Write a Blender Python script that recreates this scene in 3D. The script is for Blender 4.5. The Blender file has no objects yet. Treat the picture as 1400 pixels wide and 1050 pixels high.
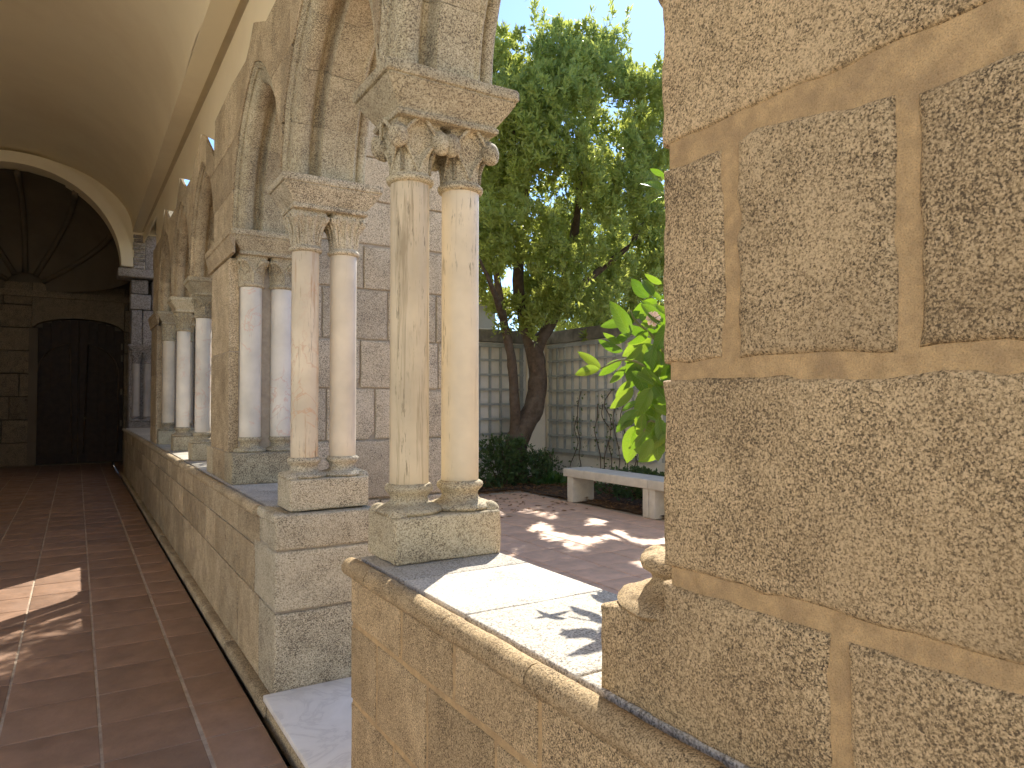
import bpy, math, random
import numpy as np
from mathutils import Vector, Matrix

R = math.radians
scene = bpy.context.scene
# ------------------------------------------------------------------ camera
cam_d = bpy.data.cameras.new('camera')
cam = bpy.data.objects.new('camera', cam_d)
scene.collection.objects.link(cam)
cam.location = (0, 0, 1.55)
cam.rotation_euler = (R(90 + 1.37), 0, R(-31.8))
cam_d.sensor_width = 36
cam_d.lens = 961 / 1400 * 36
cam_d.clip_start = 0.02
cam_d.clip_end = 500
scene.camera = cam
# ------------------------------------------------------------------ light
SUN = Vector((1.0, 1.0, 1.22)).normalized()          # direction towards the sun
elev = math.asin(SUN.z); azim = math.atan2(SUN.x, SUN.y)
world = bpy.data.worlds.new('World'); scene.world = world; world.use_nodes = True
wn = world.node_tree.nodes; wl = world.node_tree.links
for n in list(wn): wn.remove(n)
sky = wn.new('ShaderNodeTexSky'); sky.sky_type = 'NISHITA'; sky.sun_disc = False
sky.sun_elevation = elev; sky.sun_rotation = azim
sky.air_density = 0.75; sky.dust_density = 0.1; sky.ozone_density = 5.0
bg = wn.new('ShaderNodeBackground'); bg.inputs['Strength'].default_value = 0.11
wo = wn.new('ShaderNodeOutputWorld')
wl.new(sky.outputs[0], bg.inputs['Color']); wl.new(bg.outputs[0], wo.inputs['Surface'])
sun_d = bpy.data.lights.new('sun', 'SUN'); sun_d.energy = 3.0; sun_d.angle = R(0.5)
sun_d.color = (1.0, 0.93, 0.82)
sun = bpy.data.objects.new('sun', sun_d); scene.collection.objects.link(sun)
sun.rotation_euler = SUN.to_track_quat('Z', 'Y').to_euler()
sun.location = (10, 10, 14)
scene.view_settings.view_transform = 'Standard'; scene.view_settings.look = 'None'
scene.view_settings.exposure = 1.62; scene.view_settings.gamma = 1
scene.view_settings.use_curve_mapping = False
scene.cycles.max_bounces = 10; scene.cycles.diffuse_bounces = 8
scene.cycles.transparent_max_bounces = 4
scene.cycles.use_denoising = True

# ------------------------------------------------------------------ helpers
COL = scene.collection
rng = np.random.default_rng(7)
rnd = random.Random(5)

def vnoise(p, seed=0):
    """smooth value noise in [-1,1] for an (n,3) array"""
    p = np.asarray(p, float); i = np.floor(p); f = p - i
    f = f * f * (3 - 2 * f); out = 0
    def h(a):
        s = np.sin(a[:, 0] * 127.1 + a[:, 1] * 311.7 + a[:, 2] * 74.7 + seed * 13.37) * 43758.5453
        return (s - np.floor(s)) * 2 - 1
    for dx in (0, 1):
        for dy in (0, 1):
            for dz in (0, 1):
                w = (f[:, 0] if dx else 1 - f[:, 0]) * (f[:, 1] if dy else 1 - f[:, 1]) * (f[:, 2] if dz else 1 - f[:, 2])
                out = out + w * h(i + np.array([dx, dy, dz]))
    return out

def vn3(p, seed=0):
    return np.stack([vnoise(p, seed), vnoise(p, seed + 31), vnoise(p, seed + 67)], 1)

class MB:
    def __init__(s): s.v = []; s.f = []; s.n = 0
    def add(s, v, f):
        v = np.asarray(v, float); s.v.append(v)
        o = s.n
        s.f.extend([tuple(int(i) + o for i in q) for q in f]); s.n += len(v)
        return s
    def mesh(s, name, mat=None, smooth=None):
        me = bpy.data.meshes.new(name)
        me.from_pydata(np.concatenate(s.v).tolist(), [], s.f); me.validate(); me.update()
        if smooth is not None:
            me.polygons.foreach_set('use_smooth', [len(p.vertices) < 9 for p in me.polygons])
            if smooth < 180: me.set_sharp_from_angle(angle=R(smooth))
        if mat: me.materials.append(mat)
        return me
    def build(s, name, mat, parent=None, smooth=None, loc=None):
        return link(name, s.mesh(name, mat, smooth), parent, loc)

def link(name, me, parent=None, loc=None):
    o = bpy.data.objects.new(name, me); COL.objects.link(o)
    if parent: o.parent = parent
    if loc is not None: o.location = loc
    return o

def tag(o, label, cat, group=None, kind=None):
    if label: o['label'] = label
    if cat: o['category'] = cat
    if group: o['group'] = group
    if kind: o['kind'] = kind
    return o

def thing(name, label, cat, loc=(0, 0, 0), group=None):
    return tag(link(name, None, None, loc), label, cat, group)

def structure(o): o['kind'] = 'structure'; return o
def stuff(o): o['kind'] = 'stuff'; return o

def gridfaces(nu, nv, wrap=False):
    f = []
    for i in range(nu - 1):
        for j in range(nv if wrap else nv - 1):
            k = (j + 1) % nv
            f.append((i * nv + j, i * nv + k, (i + 1) * nv + k, (i + 1) * nv + j))
    return f

def box(mb, x0, x1, y0, y1, z0, z1):
    v = [(x0, y0, z0), (x1, y0, z0), (x1, y1, z0), (x0, y1, z0), (x0, y0, z1), (x1, y0, z1), (x1, y1, z1), (x0, y1, z1)]
    return mb.add(v, [(0, 3, 2, 1), (4, 5, 6, 7), (0, 1, 5, 4), (1, 2, 6, 5), (2, 3, 7, 6), (3, 0, 4, 7)])

def boxo(x0, x1, y0, y1, z0, z1): return box(MB(), x0, x1, y0, y1, z0, z1)

def _lines(a, b, bev, res):
    bev = min(bev, (b - a) * 0.3)
    n = max(1, int(round((b - a - 2 * bev) / res)))
    return np.concatenate([[a, a + bev * .4], np.linspace(a + bev, b - bev, n + 1), [b - bev * .4, b]])

def block(mb, x0, x1, y0, y1, z0, z1, bev=.008, res=.1, amp=0., freq=25, seed=0, round_=True):
    """a stone block with rounded arrises and a slightly uneven surface"""
    X, Y, Z = _lines(x0, x1, bev, res), _lines(y0, y1, bev, res), _lines(z0, z1, bev, res)
    nx, ny, nz = len(X), len(Y), len(Z)
    idx = -np.ones((nx, ny, nz), int)
    m = np.zeros((nx, ny, nz), bool)
    m[0] = m[-1] = True; m[:, 0] = m[:, -1] = True; m[:, :, 0] = m[:, :, -1] = True
    ii = np.argwhere(m); idx[m] = np.arange(len(ii))
    P = np.stack([X[ii[:, 0]], Y[ii[:, 1]], Z[ii[:, 2]]], 1)
    lo = np.array([x0, y0, z0]); hi = np.array([x1, y1, z1]); b = np.minimum(bev, (hi - lo) * .3)
    inner = np.clip(P, lo + b, hi - b); d = (P - inner) / b; n = np.linalg.norm(d, axis=1)
    n[n == 0] = 1
    P = inner + d / n[:, None] * b
    if amp: P = P + vn3(P * freq, seed) * amp + vn3(P * freq * 3, seed + 5) * amp * .35
    F = []
    for (a, c, flip) in ((0, 0, 0), (0, -1, 1), (1, 0, 1), (1, -1, 0), (2, 0, 0), (2, -1, 1)):
        g = np.take(idx, c if c == 0 else idx.shape[a] - 1, axis=a)
        q = np.stack([g[:-1, :-1], g[:-1, 1:], g[1:, 1:], g[1:, :-1]], -1).reshape(-1, 4)
        if flip: q = q[:, ::-1]
        F.extend(q.tolist())
    return mb.add(P, F)

def resample(poly, step, clear=0.):
    out = []
    n = len(poly)
    for i in range(n):
        a = np.array(poly[i], float); b = np.array(poly[(i + 1) % n], float)
        k = max(1, int(np.linalg.norm(b - a) / step))
        L = np.linalg.norm(b - a)
        for j in range(k):
            if j and (L * j / k < clear or L * (1 - j / k) < clear): continue
            out.append(a + (b - a) * j / k)
    return np.array(out)

def prism(mb, poly, d0, d1, axis='x', bev=.008, step=.04, amp=.002, seed=0, freq=18, both=False, face_amp=0):
    """stone whose outline is poly (counter-clockwise in the wall's plane) from the shown face at depth d0 back to d1"""
    P = resample(poly, step, bev * 1.45)
    if amp:
        q = np.column_stack([P * freq, np.full(len(P), seed * 1.7)])
        P = P + np.column_stack([vnoise(q, seed), vnoise(q, seed + 9)]) * amp
    area = 0.5 * np.sum(P[:, 0] * np.roll(P[:, 1], -1) - np.roll(P[:, 0], -1) * P[:, 1])
    if area < 0: P = P[::-1]
    nx = np.roll(P, -1, 0) - P; nx /= (np.linalg.norm(nx, axis=1)[:, None] + 1e-9)
    nrm = np.column_stack([-nx[:, 1], nx[:, 0]])
    nn = nrm + np.roll(nrm, 1, 0); nn /= (np.linalg.norm(nn, axis=1)[:, None] + 1e-9)
    s = 1 if d1 > d0 else -1
    rings = []
    prof = [(bev, 0), (bev * .45, bev * .12), (bev * .12, bev * .45), (0, bev)]
    for ins, dep in prof: rings.append((P + nn * ins, d0 + s * dep))
    if both:
        for ins, dep in prof[::-1]: rings.append((P + nn * ins, d1 - s * dep))
    else: rings.append((P, d1))
    V = []
    for Q, d in rings:
        dd = np.full(len(Q), d)
        V.append(np.column_stack([dd, Q[:, 0], Q[:, 1]]) if axis == 'x' else np.column_stack([Q[:, 0], dd, Q[:, 1]]))
    n = len(P); F = gridfaces(len(rings), n, True)
    F.append(tuple(range(n))[::-1]); F.append(tuple(range((len(rings) - 1) * n, len(rings) * n)))
    V = np.concatenate(V)
    if axis == 'x' and s > 0: F = [q[::-1] for q in F]; F = [q[::-1] for q in F]
    return mb.add(V, F)

def lathe(mb, prof, c=(0, 0, 0), seg=40, amp=0, seed=0, freq=30):
    th = np.linspace(0, 2 * math.pi, seg, endpoint=False)
    V = []
    for r, z in prof: V.append(np.column_stack([c[0] + r * np.cos(th), c[1] + r * np.sin(th), np.full(seg, c[2] + z)]))
    V = np.concatenate(V)
    if amp: V = V + vn3(V * freq, seed) * amp
    f = [q[::-1] for q in gridfaces(len(prof), seg, True)]
    f = [q[::-1] for q in f]
    f.append(tuple(range(seg))[::-1]); f.append(tuple(range((len(prof) - 1) * seg, len(prof) * seg)))
    return mb.add(V, f)

def tube(mb, pts, rads, seg=10, amp=0, seed=0, freq=12, sub=4):
    pts = np.array(pts, float); rads = np.array(rads, float)
    if sub > 1 and len(pts) > 2:      # Catmull-Rom
        P = []; Q = []
        ext = np.vstack([2 * pts[0] - pts[1], pts, 2 * pts[-1] - pts[-2]])
        for i in range(len(pts) - 1):
            a, b, c, d = ext[i:i + 4]
            for j in range(sub):
                t = j / sub
                P.append(.5 * ((2 * b) + (-a + c) * t + (2 * a - 5 * b + 4 * c - d) * t * t + (-a + 3 * b - 3 * c + d) * t ** 3))
                Q.append(rads[i] * (1 - t) + rads[i + 1] * t)
        P.append(pts[-1]); Q.append(rads[-1]); pts = np.array(P); rads = np.array(Q)
    V = []; up = np.array([.3, .2, 1.]) ; th = np.linspace(0, 2 * math.pi, seg, endpoint=False)
    for i in range(len(pts)):
        t = pts[min(i + 1, len(pts) - 1)] - pts[max(i - 1, 0)]; t = t / (np.linalg.norm(t) + 1e-9)
        ref = np.array([1., 0, 0]) if abs(t[2]) > .8 else np.array([0, 0, 1.])
        u = np.cross(ref, t); u /= np.linalg.norm(u); w = np.cross(t, u)
        V.append(pts[i] + rads[i] * (np.outer(np.cos(th), u) + np.outer(np.sin(th), w)))
    V = np.concatenate(V)
    if amp: V = V + vn3(V * freq, seed) * amp
    f = [q for q in gridfaces(len(pts), seg, True)]
    f.append(tuple(range(seg))[::-1]); f.append(tuple(range((len(pts) - 1) * seg, len(pts) * seg)))
    return mb.add(V, f)

# ------------------------------------------------------------------ materials
def new_mat(name):
    m = bpy.data.materials.new(name); m.use_nodes = True
    nt = m.node_tree
    for n in list(nt.nodes): nt.nodes.remove(n)
    out = nt.nodes.new('ShaderNodeOutputMaterial'); b = nt.nodes.new('ShaderNodeBsdfPrincipled')
    nt.links.new(b.outputs[0], out.inputs[0])
    return m, nt, b, out

def nd(nt, t, **kw):
    n = nt.nodes.new(t)
    for k, v in kw.items():
        if k in n.inputs: n.inputs[k].default_value = v
        else: setattr(n, k, v)
    return n

def ramp(nt, fac, stops, interp='LINEAR'):
    n = nt.nodes.new('ShaderNodeValToRGB'); n.color_ramp.interpolation = interp
    el = n.color_ramp.elements
    while len(el) < len(stops): el.new(0.5)
    for e, (p, c) in zip(el, stops):
        e.position = p; e.color = (*c, 1) if len(c) == 3 else c
    nt.links.new(fac, n.inputs[0]); return n.outputs[0]

def noise(nt, vec, scale, detail=2, rough=.5, dist=0):
    n = nd(nt, 'ShaderNodeTexNoise'); n.inputs['Scale'].default_value = scale
    n.inputs['Detail'].default_value = detail; n.inputs['Roughness'].default_value = rough
    n.inputs['Distortion'].default_value = dist
    nt.links.new(vec, n.inputs['Vector']); return n.outputs[0]

def mix(nt, a, b, fac, mode='MIX'):
    n = nt.nodes.new('ShaderNodeMix'); n.data_type = 'RGBA'; n.blend_type = mode
    for sock, v in ((n.inputs[6], a), (n.inputs[7], b), (n.inputs[0], fac)):
        if hasattr(v, 'is_output'): nt.links.new(v, sock)
        elif isinstance(v, (int, float)): sock.default_value = v
        else: sock.default_value = (*v, 1)
    return n.outputs[2]

def mathn(nt, op, a, b=0.):
    n = nt.nodes.new('ShaderNodeMath'); n.operation = op
    for i, v in enumerate((a, b)):
        if hasattr(v, 'is_output'): nt.links.new(v, n.inputs[i])
        else: n.inputs[i].default_value = v
    return n.outputs[0]

def pos(nt, scale=(1, 1, 1), offs=(0, 0, 0)):
    g = nt.nodes.new('ShaderNodeNewGeometry')
    m = nt.nodes.new('ShaderNodeMapping'); m.inputs['Scale'].default_value = scale; m.inputs['Location'].default_value = offs
    nt.links.new(g.outputs['Position'], m.inputs[0]); return m.outputs[0]

def bump(nt, b, h, dist=.003, strength=1.):
    n = nt.nodes.new('ShaderNodeBump'); n.inputs['Distance'].default_value = dist; n.inputs['Strength'].default_value = strength
    nt.links.new(h, n.inputs['Height']); nt.links.new(n.outputs[0], b.inputs['Normal'])

def rand(nt): return nt.nodes.new('ShaderNodeObjectInfo').outputs['Random']

def granite(name, light, mid, dark, sc=150, stain=(.25, .19, .12), stain_amt=.35, vary=.22, bumpd=.0022, wide=0.07):
    m, nt, b, _ = new_mat(name)
    v = pos(nt)
    ofs = nt.nodes.new('ShaderNodeVectorMath'); ofs.operation = 'ADD'      # every block has its own grain
    cv = nt.nodes.new('ShaderNodeCombineXYZ'); r0 = rand(nt)
    nt.links.new(mathn(nt, 'MULTIPLY', r0, 7.3), cv.inputs[0]); nt.links.new(mathn(nt, 'MULTIPLY', r0, 3.1), cv.inputs[2])
    nt.links.new(v, ofs.inputs[0]); nt.links.new(cv.outputs[0], ofs.inputs[1]); v = ofs.outputs[0]
    n1 = noise(nt, v, sc, 2, .65)
    n2 = noise(nt, v, sc * .45, 2, .6)
    s = mathn(nt, 'ADD', mathn(nt, 'MULTIPLY', n1, .76), mathn(nt, 'MULTIPLY', n2, .24))
    vo = nd(nt, 'ShaderNodeTexVoronoi'); vo.inputs['Scale'].default_value = sc * 1.55
    wv = nt.nodes.new('ShaderNodeVectorMath'); wv.operation = 'ADD'
    nz_ = nd(nt, 'ShaderNodeTexNoise'); nz_.inputs['Scale'].default_value = sc * 1.3; nt.links.new(v, nz_.inputs['Vector'])
    sc_ = nt.nodes.new('ShaderNodeVectorMath'); sc_.operation = 'SCALE'; sc_.inputs['Scale'].default_value = 1.1 / sc
    nt.links.new(nz_.outputs['Color'], sc_.inputs[0]); nt.links.new(v, wv.inputs[0]); nt.links.new(sc_.outputs[0], wv.inputs[1])
    nt.links.new(wv.outputs[0], vo.inputs['Vector'])
    sep = nt.nodes.new('ShaderNodeSeparateColor'); nt.links.new(vo.outputs['Color'], sep.inputs[0])
    s = mathn(nt, 'ADD', mathn(nt, 'MULTIPLY', s, .62), mathn(nt, 'ADD', mathn(nt, 'MULTIPLY', sep.outputs[0], .20), .09))
    big = noise(nt, v, 7, 5, .65)
    s = mathn(nt, 'ADD', s, mathn(nt, 'MULTIPLY', mathn(nt, 'SUBTRACT', big, .5), .24))
    r1 = mathn(nt, 'FRACT', mathn(nt, 'MULTIPLY', r0, 17.7))
    s = mathn(nt, 'ADD', s, mathn(nt, 'MULTIPLY', mathn(nt, 'SUBTRACT', r1, .5), .05))
    c = ramp(nt, s, [(.39 - wide * .3, dark), (.43, tuple(.5 * (a + q) for a, q in zip(dark, mid))), (.485, mid), (.56 + wide * .3, light), (.68, tuple(min(1, x * 1.12) for x in light))])
    st = ramp(nt, noise(nt, v, 2.3, 5, .62), [(.42, (0, 0, 0)), (.66, (1, 1, 1))])
    c = mix(nt, c, mix(nt, c, stain, .75), mathn(nt, 'MULTIPLY', st, stain_amt))
    if vary:
        r = mathn(nt, 'ADD', mathn(nt, 'MULTIPLY', rand(nt), vary), 1 - vary * .6)
        cr = nt.nodes.new('ShaderNodeCombineColor')
        for i in range(3): nt.links.new(r, cr.inputs[i])
        c = mix(nt, c, cr.outputs[0], 1.0, 'MULTIPLY')
    nt.links.new(c, b.inputs['Base Color'])
    b.inputs['Roughness'].default_value = .85; b.inputs['Specular IOR Level'].default_value = .25
    h = mathn(nt, 'ADD', s, mathn(nt, 'MULTIPLY', noise(nt, v, 30, 4, .6), 1.6))
    bump(nt, b, h, bumpd, .8)
    return m

G_warm = granite('granite_warm', (.64, .52, .335), (.415, .32, .19), (.10, .075, .05), 170, stain=(.24, .175, .10), stain_amt=.6, vary=.3)
G_pier = granite('granite_coarse', (.69, .52, .30), (.44, .32, .17), (.10, .072, .043), 255, stain=(.27, .19, .10), stain_amt=.5, vary=.26)
G_light = granite('granite_light', (.67, .60, .44), (.48, .415, .285), (.11, .09, .065), 175, stain_amt=.2)
G_grey = granite('granite_grey', (.64, .56, .425), (.50, .425, .305), (.15, .13, .105), 150, stain=(.36, .32, .24), stain_amt=.25)
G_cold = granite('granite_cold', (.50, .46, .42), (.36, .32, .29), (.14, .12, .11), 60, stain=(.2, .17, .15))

def plain(name, col, var=.12, sc=6, rough=.85, bumps=.002, bsc=60, spec=.25, dirt=None, dirt_amt=.5, grain=0):
    m, nt, b, _ = new_mat(name); v = pos(nt)
    n = noise(nt, v, sc, 5, .6)
    c = ramp(nt, n, [(.3, tuple(x * (1 - var) for x in col)), (.7, tuple(min(1, x * (1 + var)) for x in col))])
    if dirt:
        d = ramp(nt, noise(nt, v, sc * .35, 6, .65), [(.48, (0, 0, 0)), (.68, (1, 1, 1))])
        c = mix(nt, c, dirt, mathn(nt, 'MULTIPLY', d, dirt_amt))
    if grain:
        g1 = ramp(nt, noise(nt, v, 420, 2, .7), [(.34, (.45, .42, .38)), (.47, (1, 1, 1)), (.56, (1, 1, 1)), (.68, (1.35, 1.3, 1.25))])
        c = mix(nt, c, g1, grain, 'MULTIPLY')
    nt.links.new(c, b.inputs['Base Color']); b.inputs['Roughness'].default_value = rough
    b.inputs['Specular IOR Level'].default_value = spec
    bump(nt, b, noise(nt, v, bsc, 4, .6), bumps, .6)
    return m

Mortar = plain('lime_mortar', (.54, .375, .19), .2, 34, .95, .006, 170, dirt=(.38, .265, .145), dirt_amt=.75, grain=.5)
MortarGrey = plain('grey_mortar', (.40, .35, .28), .15, 25, .95, .003, 120)
Plaster = plain('cream_plaster', (.89, .80, .60), .025, 1.3, .9, .0015, 14, dirt=(.76, .65, .46), dirt_amt=.5)
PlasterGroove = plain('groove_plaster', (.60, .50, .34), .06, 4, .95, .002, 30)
PlasterDark = plain('shade_darkened_plaster', (.17, .135, .095), .12, 1.5, .95, .003, 20, dirt=(.12, .095, .07))  # plaster darkened: the end bay's gloom is put into the colour
GardenWall = plain('limewashed_wall', (.78, .745, .65), .1, 2.5, .95, .004, 30, dirt=(.44, .40, .31), dirt_amt=.5)
WallCap = plain('stained_wall_cap', (.24, .225, .19), .35, 6, .95, .006, 30, dirt=(.10, .10, .08), dirt_amt=.7)
WhiteWall = plain('cream_render', (.82, .745, .59), .05, 3, .9, .002, 30)
Wood = plain('dark_door_wood', (.045, .028, .018), .3, 8, .6, .002, 40)
Metal = plain('dull_brass', (.16, .13, .08), .1, 10, .4)
TrellisPaint = plain('grey_green_trellis_paint', (.36, .38, .355), .14, 12, .75, .001, 60, dirt=(.17, .17, .15), dirt_amt=.4)
BenchStone = plain('bench_stone', (.66, .62, .53), .08, 10, .7, .0015, 70, dirt=(.45, .42, .35), dirt_amt=.4)
Soil = plain('bed_soil', (.085, .055, .035), .4, 20, 1, .02, 30, dirt=(.16, .09, .045), dirt_amt=.6)
Bark = plain('bark', (.11, .078, .052), .35, 14, .95, .02, 40, dirt=(.19, .16, .12), dirt_amt=.5)
Slot = plain('drain_channel', (.02, .018, .015), .2, 10, .9)
Earth = plain('earth', (.2, .16, .11), .2, 1)
FarWall = plain('far_building_render', (.33, .32, .30), .08, 2)
RoofTile = plain('far_roof_tiles', (.3, .17, .11), .25, 9)

def terracotta(name, col, grime, vary=.25):
    m, nt, b, _ = new_mat(name); v = pos(nt)
    c = ramp(nt, noise(nt, v, 7, 6, .62), [(.28, tuple(x * .78 for x in col)), (.72, tuple(x * 1.2 for x in col))])
    c = mix(nt, c, grime, mathn(nt, 'MULTIPLY', ramp(nt, noise(nt, v, 1.7, 6, .65), [(.42, (0, 0, 0)), (.7, (1, 1, 1))]), .5))
    sp = ramp(nt, noise(nt, v, 48, 3, .6), [(.66, (0, 0, 0)), (.74, (1, 1, 1))])
    c = mix(nt, c, tuple(x * .5 for x in col), mathn(nt, 'MULTIPLY', sp, .55))
    r = mathn(nt, 'ADD', mathn(nt, 'MULTIPLY', rand(nt), vary), 1 - vary * .5)
    cr = nt.nodes.new('ShaderNodeCombineColor')
    for i in range(3): nt.links.new(r, cr.inputs[i])
    c = mix(nt, c, cr.outputs[0], 1.0, 'MULTIPLY')
    nt.links.new(c, b.inputs['Base Color'])
    rr = ramp(nt, noise(nt, v, 5, 4, .6), [(.3, (.42, .42, .42)), (.7, (.68, .68, .68))])
    nt.links.new(rr, b.inputs['Roughness']); b.inputs['Specular IOR Level'].default_value = .4
    bump(nt, b, noise(nt, v, 22, 4, .6), .0035, .6)
    return m
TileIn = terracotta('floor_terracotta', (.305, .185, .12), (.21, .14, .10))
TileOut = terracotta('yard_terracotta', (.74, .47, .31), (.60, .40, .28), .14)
Grout = plain('floor_grout', (.50, .41, .31), .2, 12, .95, .002, 80, dirt=(.25, .18, .13), dirt_amt=.6)

def shaft_mat(name, base, vein, veinamt, off, streak=(26, 26, 1.6), pink=None, pits=True, lo=.58):
    m, nt, b, _ = new_mat(name)
    v = pos(nt, (1, 1, 1), off)
    c = ramp(nt, noise(nt, v, 3.5, 4, .55), [(.3, tuple(x * .76 for x in base)), (.7, tuple(min(1, x * 1.07) for x in base))])
    vs = pos(nt, streak, off)
    st = ramp(nt, noise(nt, vs, 1.0, 5, .68, .4), [(lo, (0, 0, 0)), (lo + .11, (1, 1, 1))])
    c = mix(nt, c, vein, mathn(nt, 'MULTIPLY', st, veinamt))
    st2 = ramp(nt, noise(nt, pos(nt, (90, 90, 9), off), 1.0, 4, .7), [(.575, (0, 0, 0)), (.63, (1, 1, 1))])
    mask = ramp(nt, noise(nt, pos(nt, (14, 14, 1.1), off), 1.0, 2, .5), [(.46, (0, 0, 0)), (.58, (1, 1, 1))])
    c = mix(nt, c, tuple(x * .42 for x in vein), mathn(nt, 'MULTIPLY', mathn(nt, 'MULTIPLY', st2, mask), .75 if pits else .15))
    if pink:
        w = noise(nt, v, 4.2, 6, .6, 1.2)
        rid = mathn(nt, 'ABSOLUTE', mathn(nt, 'SUBTRACT', w, .5))
        pk = ramp(nt, rid, [(.0, (1, 1, 1)), (.022, (0, 0, 0))])
        gate = ramp(nt, noise(nt, v, 1.9, 2, .5), [(.47, (0, 0, 0)), (.56, (1, 1, 1))])
        c = mix(nt, c, pink, mathn(nt, 'MULTIPLY', mathn(nt, 'MULTIPLY', pk, gate), .55))
    nt.links.new(c, b.inputs['Base Color'])
    b.inputs['Roughness'].default_value = .48; b.inputs['Specular IOR Level'].default_value = .35
    bump(nt, b, noise(nt, pos(nt, (40, 40, 12), off), 1.0, 3, .6), .001, .5)
    return m
S1 = shaft_mat('golden_marble', (.71, .59, .39), (.33, .25, .14), .75, (3, 1, 0), pink=None, lo=.53)
S2 = shaft_mat('pale_golden_marble', (.76, .65, .455), (.46, .36, .2), .6, (7, 4, 2), lo=.6)
S3 = shaft_mat('orange_veined_marble', (.76, .65, .47), (.45, .28, .15), .75, (1, 8, 3), lo=.545, pink=(.6, .3, .15))
S4 = shaft_mat('smooth_cream_marble', (.78, .68, .51), (.55, .42, .26), .4, (5, 9, 6), lo=.62, pits=False)
S5 = shaft_mat('white_marble_pink_vein', (.81, .75, .62), (.6, .53, .42), .3, (2, 2, 9.3), pink=(.72, .38, .24), pits=False, lo=.62)
S6 = shaft_mat('white_marble_rust_vein', (.80, .745, .63), (.35, .28, .2), .55, (6, 3, 1.2), pink=(.66, .36, .24), pits=False, lo=.62, streak=(18, 18, 1.2))
S7 = shaft_mat('grey_marble', (.52, .47, .42), (.35, .30, .27), .5, (9, 3, 1.2), pits=False)

def marble_slab(name):
    m, nt, b, _ = new_mat(name); v = pos(nt)
    w = mathn(nt, 'ABSOLUTE', mathn(nt, 'SUBTRACT', noise(nt, v, 3.0, 6, .6, 1.5), .5))
    c = ramp(nt, w, [(0, (.70, .66, .60)), (.04, (.80, .76, .69)), (.2, (.86, .82, .75))])
    nt.links.new(c, b.inputs['Base Color']); b.inputs['Roughness'].default_value = .45
    bump(nt, b, noise(nt, v, 25, 3), .001, .4)
    return m
Marble = marble_slab('white_step_marble')

def leaf_mat(name, col, trans, tamt=.45, rough=.4, var=.35):
    m, nt, b, out = new_mat(name)
    v = pos(nt)
    n = noise(nt, v, 9, 2, .5)
    n2 = noise(nt, v, 1.6, 3, .6)
    s = mathn(nt, 'ADD', mathn(nt, 'MULTIPLY', n, .5), mathn(nt, 'MULTIPLY', n2, .5))
    c = ramp(nt, s, [(.36, tuple(x * (1 - var) for x in col)), (.62, tuple(x * (1 + var) for x in col))])
    nt.links.new(c, b.inputs['Base Color']); b.inputs['Roughness'].default_value = rough
    b.inputs['Specular IOR Level'].default_value = .4
    t = nd(nt, 'ShaderNodeBsdfTranslucent'); t.inputs[0].default_value = (*trans, 1)
    ms = nt.nodes.new('ShaderNodeMixShader'); ms.inputs[0].default_value = tamt
    nt.links.new(b.outputs[0], ms.inputs[1]); nt.links.new(t.outputs[0], ms.inputs[2]); nt.links.new(ms.outputs[0], out.inputs[0])
    return m
LeafTree = leaf_mat('olive_green_leaf', (.25, .30, .08), (.58, .64, .13), .46)
LeafDark = leaf_mat('dark_bush_leaf', (.07, .12, .04), (.18, .28, .06), .3)
LeafBig = leaf_mat('glossy_lemon_leaf', (.06, .125, .022), (.27, .46, .02), .42, .28, .35)
def add_veins(m):
    nt = m.node_tree; b = next(n for n in nt.nodes if n.type == 'BSDF_PRINCIPLED')
    tc = nt.nodes.new('ShaderNodeTexCoord'); sp = nt.nodes.new('ShaderNodeSeparateXYZ'); nt.links.new(tc.outputs['Object'], sp.inputs[0])
    ay = mathn(nt, 'ABSOLUTE', sp.outputs[1])
    rib = ramp(nt, ay, [(.0, (1, 1, 1)), (.016, (0, 0, 0))])
    side = mathn(nt, 'SINE', mathn(nt, 'MULTIPLY', mathn(nt, 'SUBTRACT', sp.outputs[0], mathn(nt, 'MULTIPLY', ay, .9)), 70.))
    sv = ramp(nt, mathn(nt, 'MULTIPLY', mathn(nt, 'ADD', side, 1.), .5), [(.86, (0, 0, 0)), (.98, (.45, .45, .45))])
    f = mathn(nt, 'MAXIMUM', rib, sv)
    src = b.inputs['Base Color'].links[0].from_socket
    nt.links.new(mix(nt, src, (.26, .36, .09), mathn(nt, 'MULTIPLY', f, .7)), b.inputs['Base Color'])
    t = next(n for n in nt.nodes if n.type == 'BSDF_TRANSLUCENT'); r = rand(nt)
    base = ramp(nt, r, [(0, (.17, .33, .015)), (.5, (.27, .46, .02)), (1, (.40, .55, .04))])
    nt.links.new(mix(nt, base, (.14, .24, .02), mathn(nt, 'MULTIPLY', f, .6)), t.inputs[0])
    bump(nt, b, mathn(nt, 'SUBTRACT', 1., f), .01, .5)
add_veins(LeafBig)
Petal = plain('withered_petal', (.75, .62, .55), .15, 30, .8)

# ------------------------------------------------------------------ shared dimensions
SILL = .97; SPR = 2.745; CX = 1.172
XW = .93                                     # corridor face of the arcade wall
AXES = [-4.10, -2.65, -1.22, .22, 1.0, 2.45, 3.88, 5.29, 6.03, 7.51, 9.04, 10.57]
ARCHES = [(-4.10, -2.651), (-2.65, -1.22), (-1.22, .22), (1.0, 2.45), (2.45, 3.88), (3.88, 5.29), (6.03, 7.51), (7.51, 9.04), (9.04, 10.57)]
RISE = .94

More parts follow.
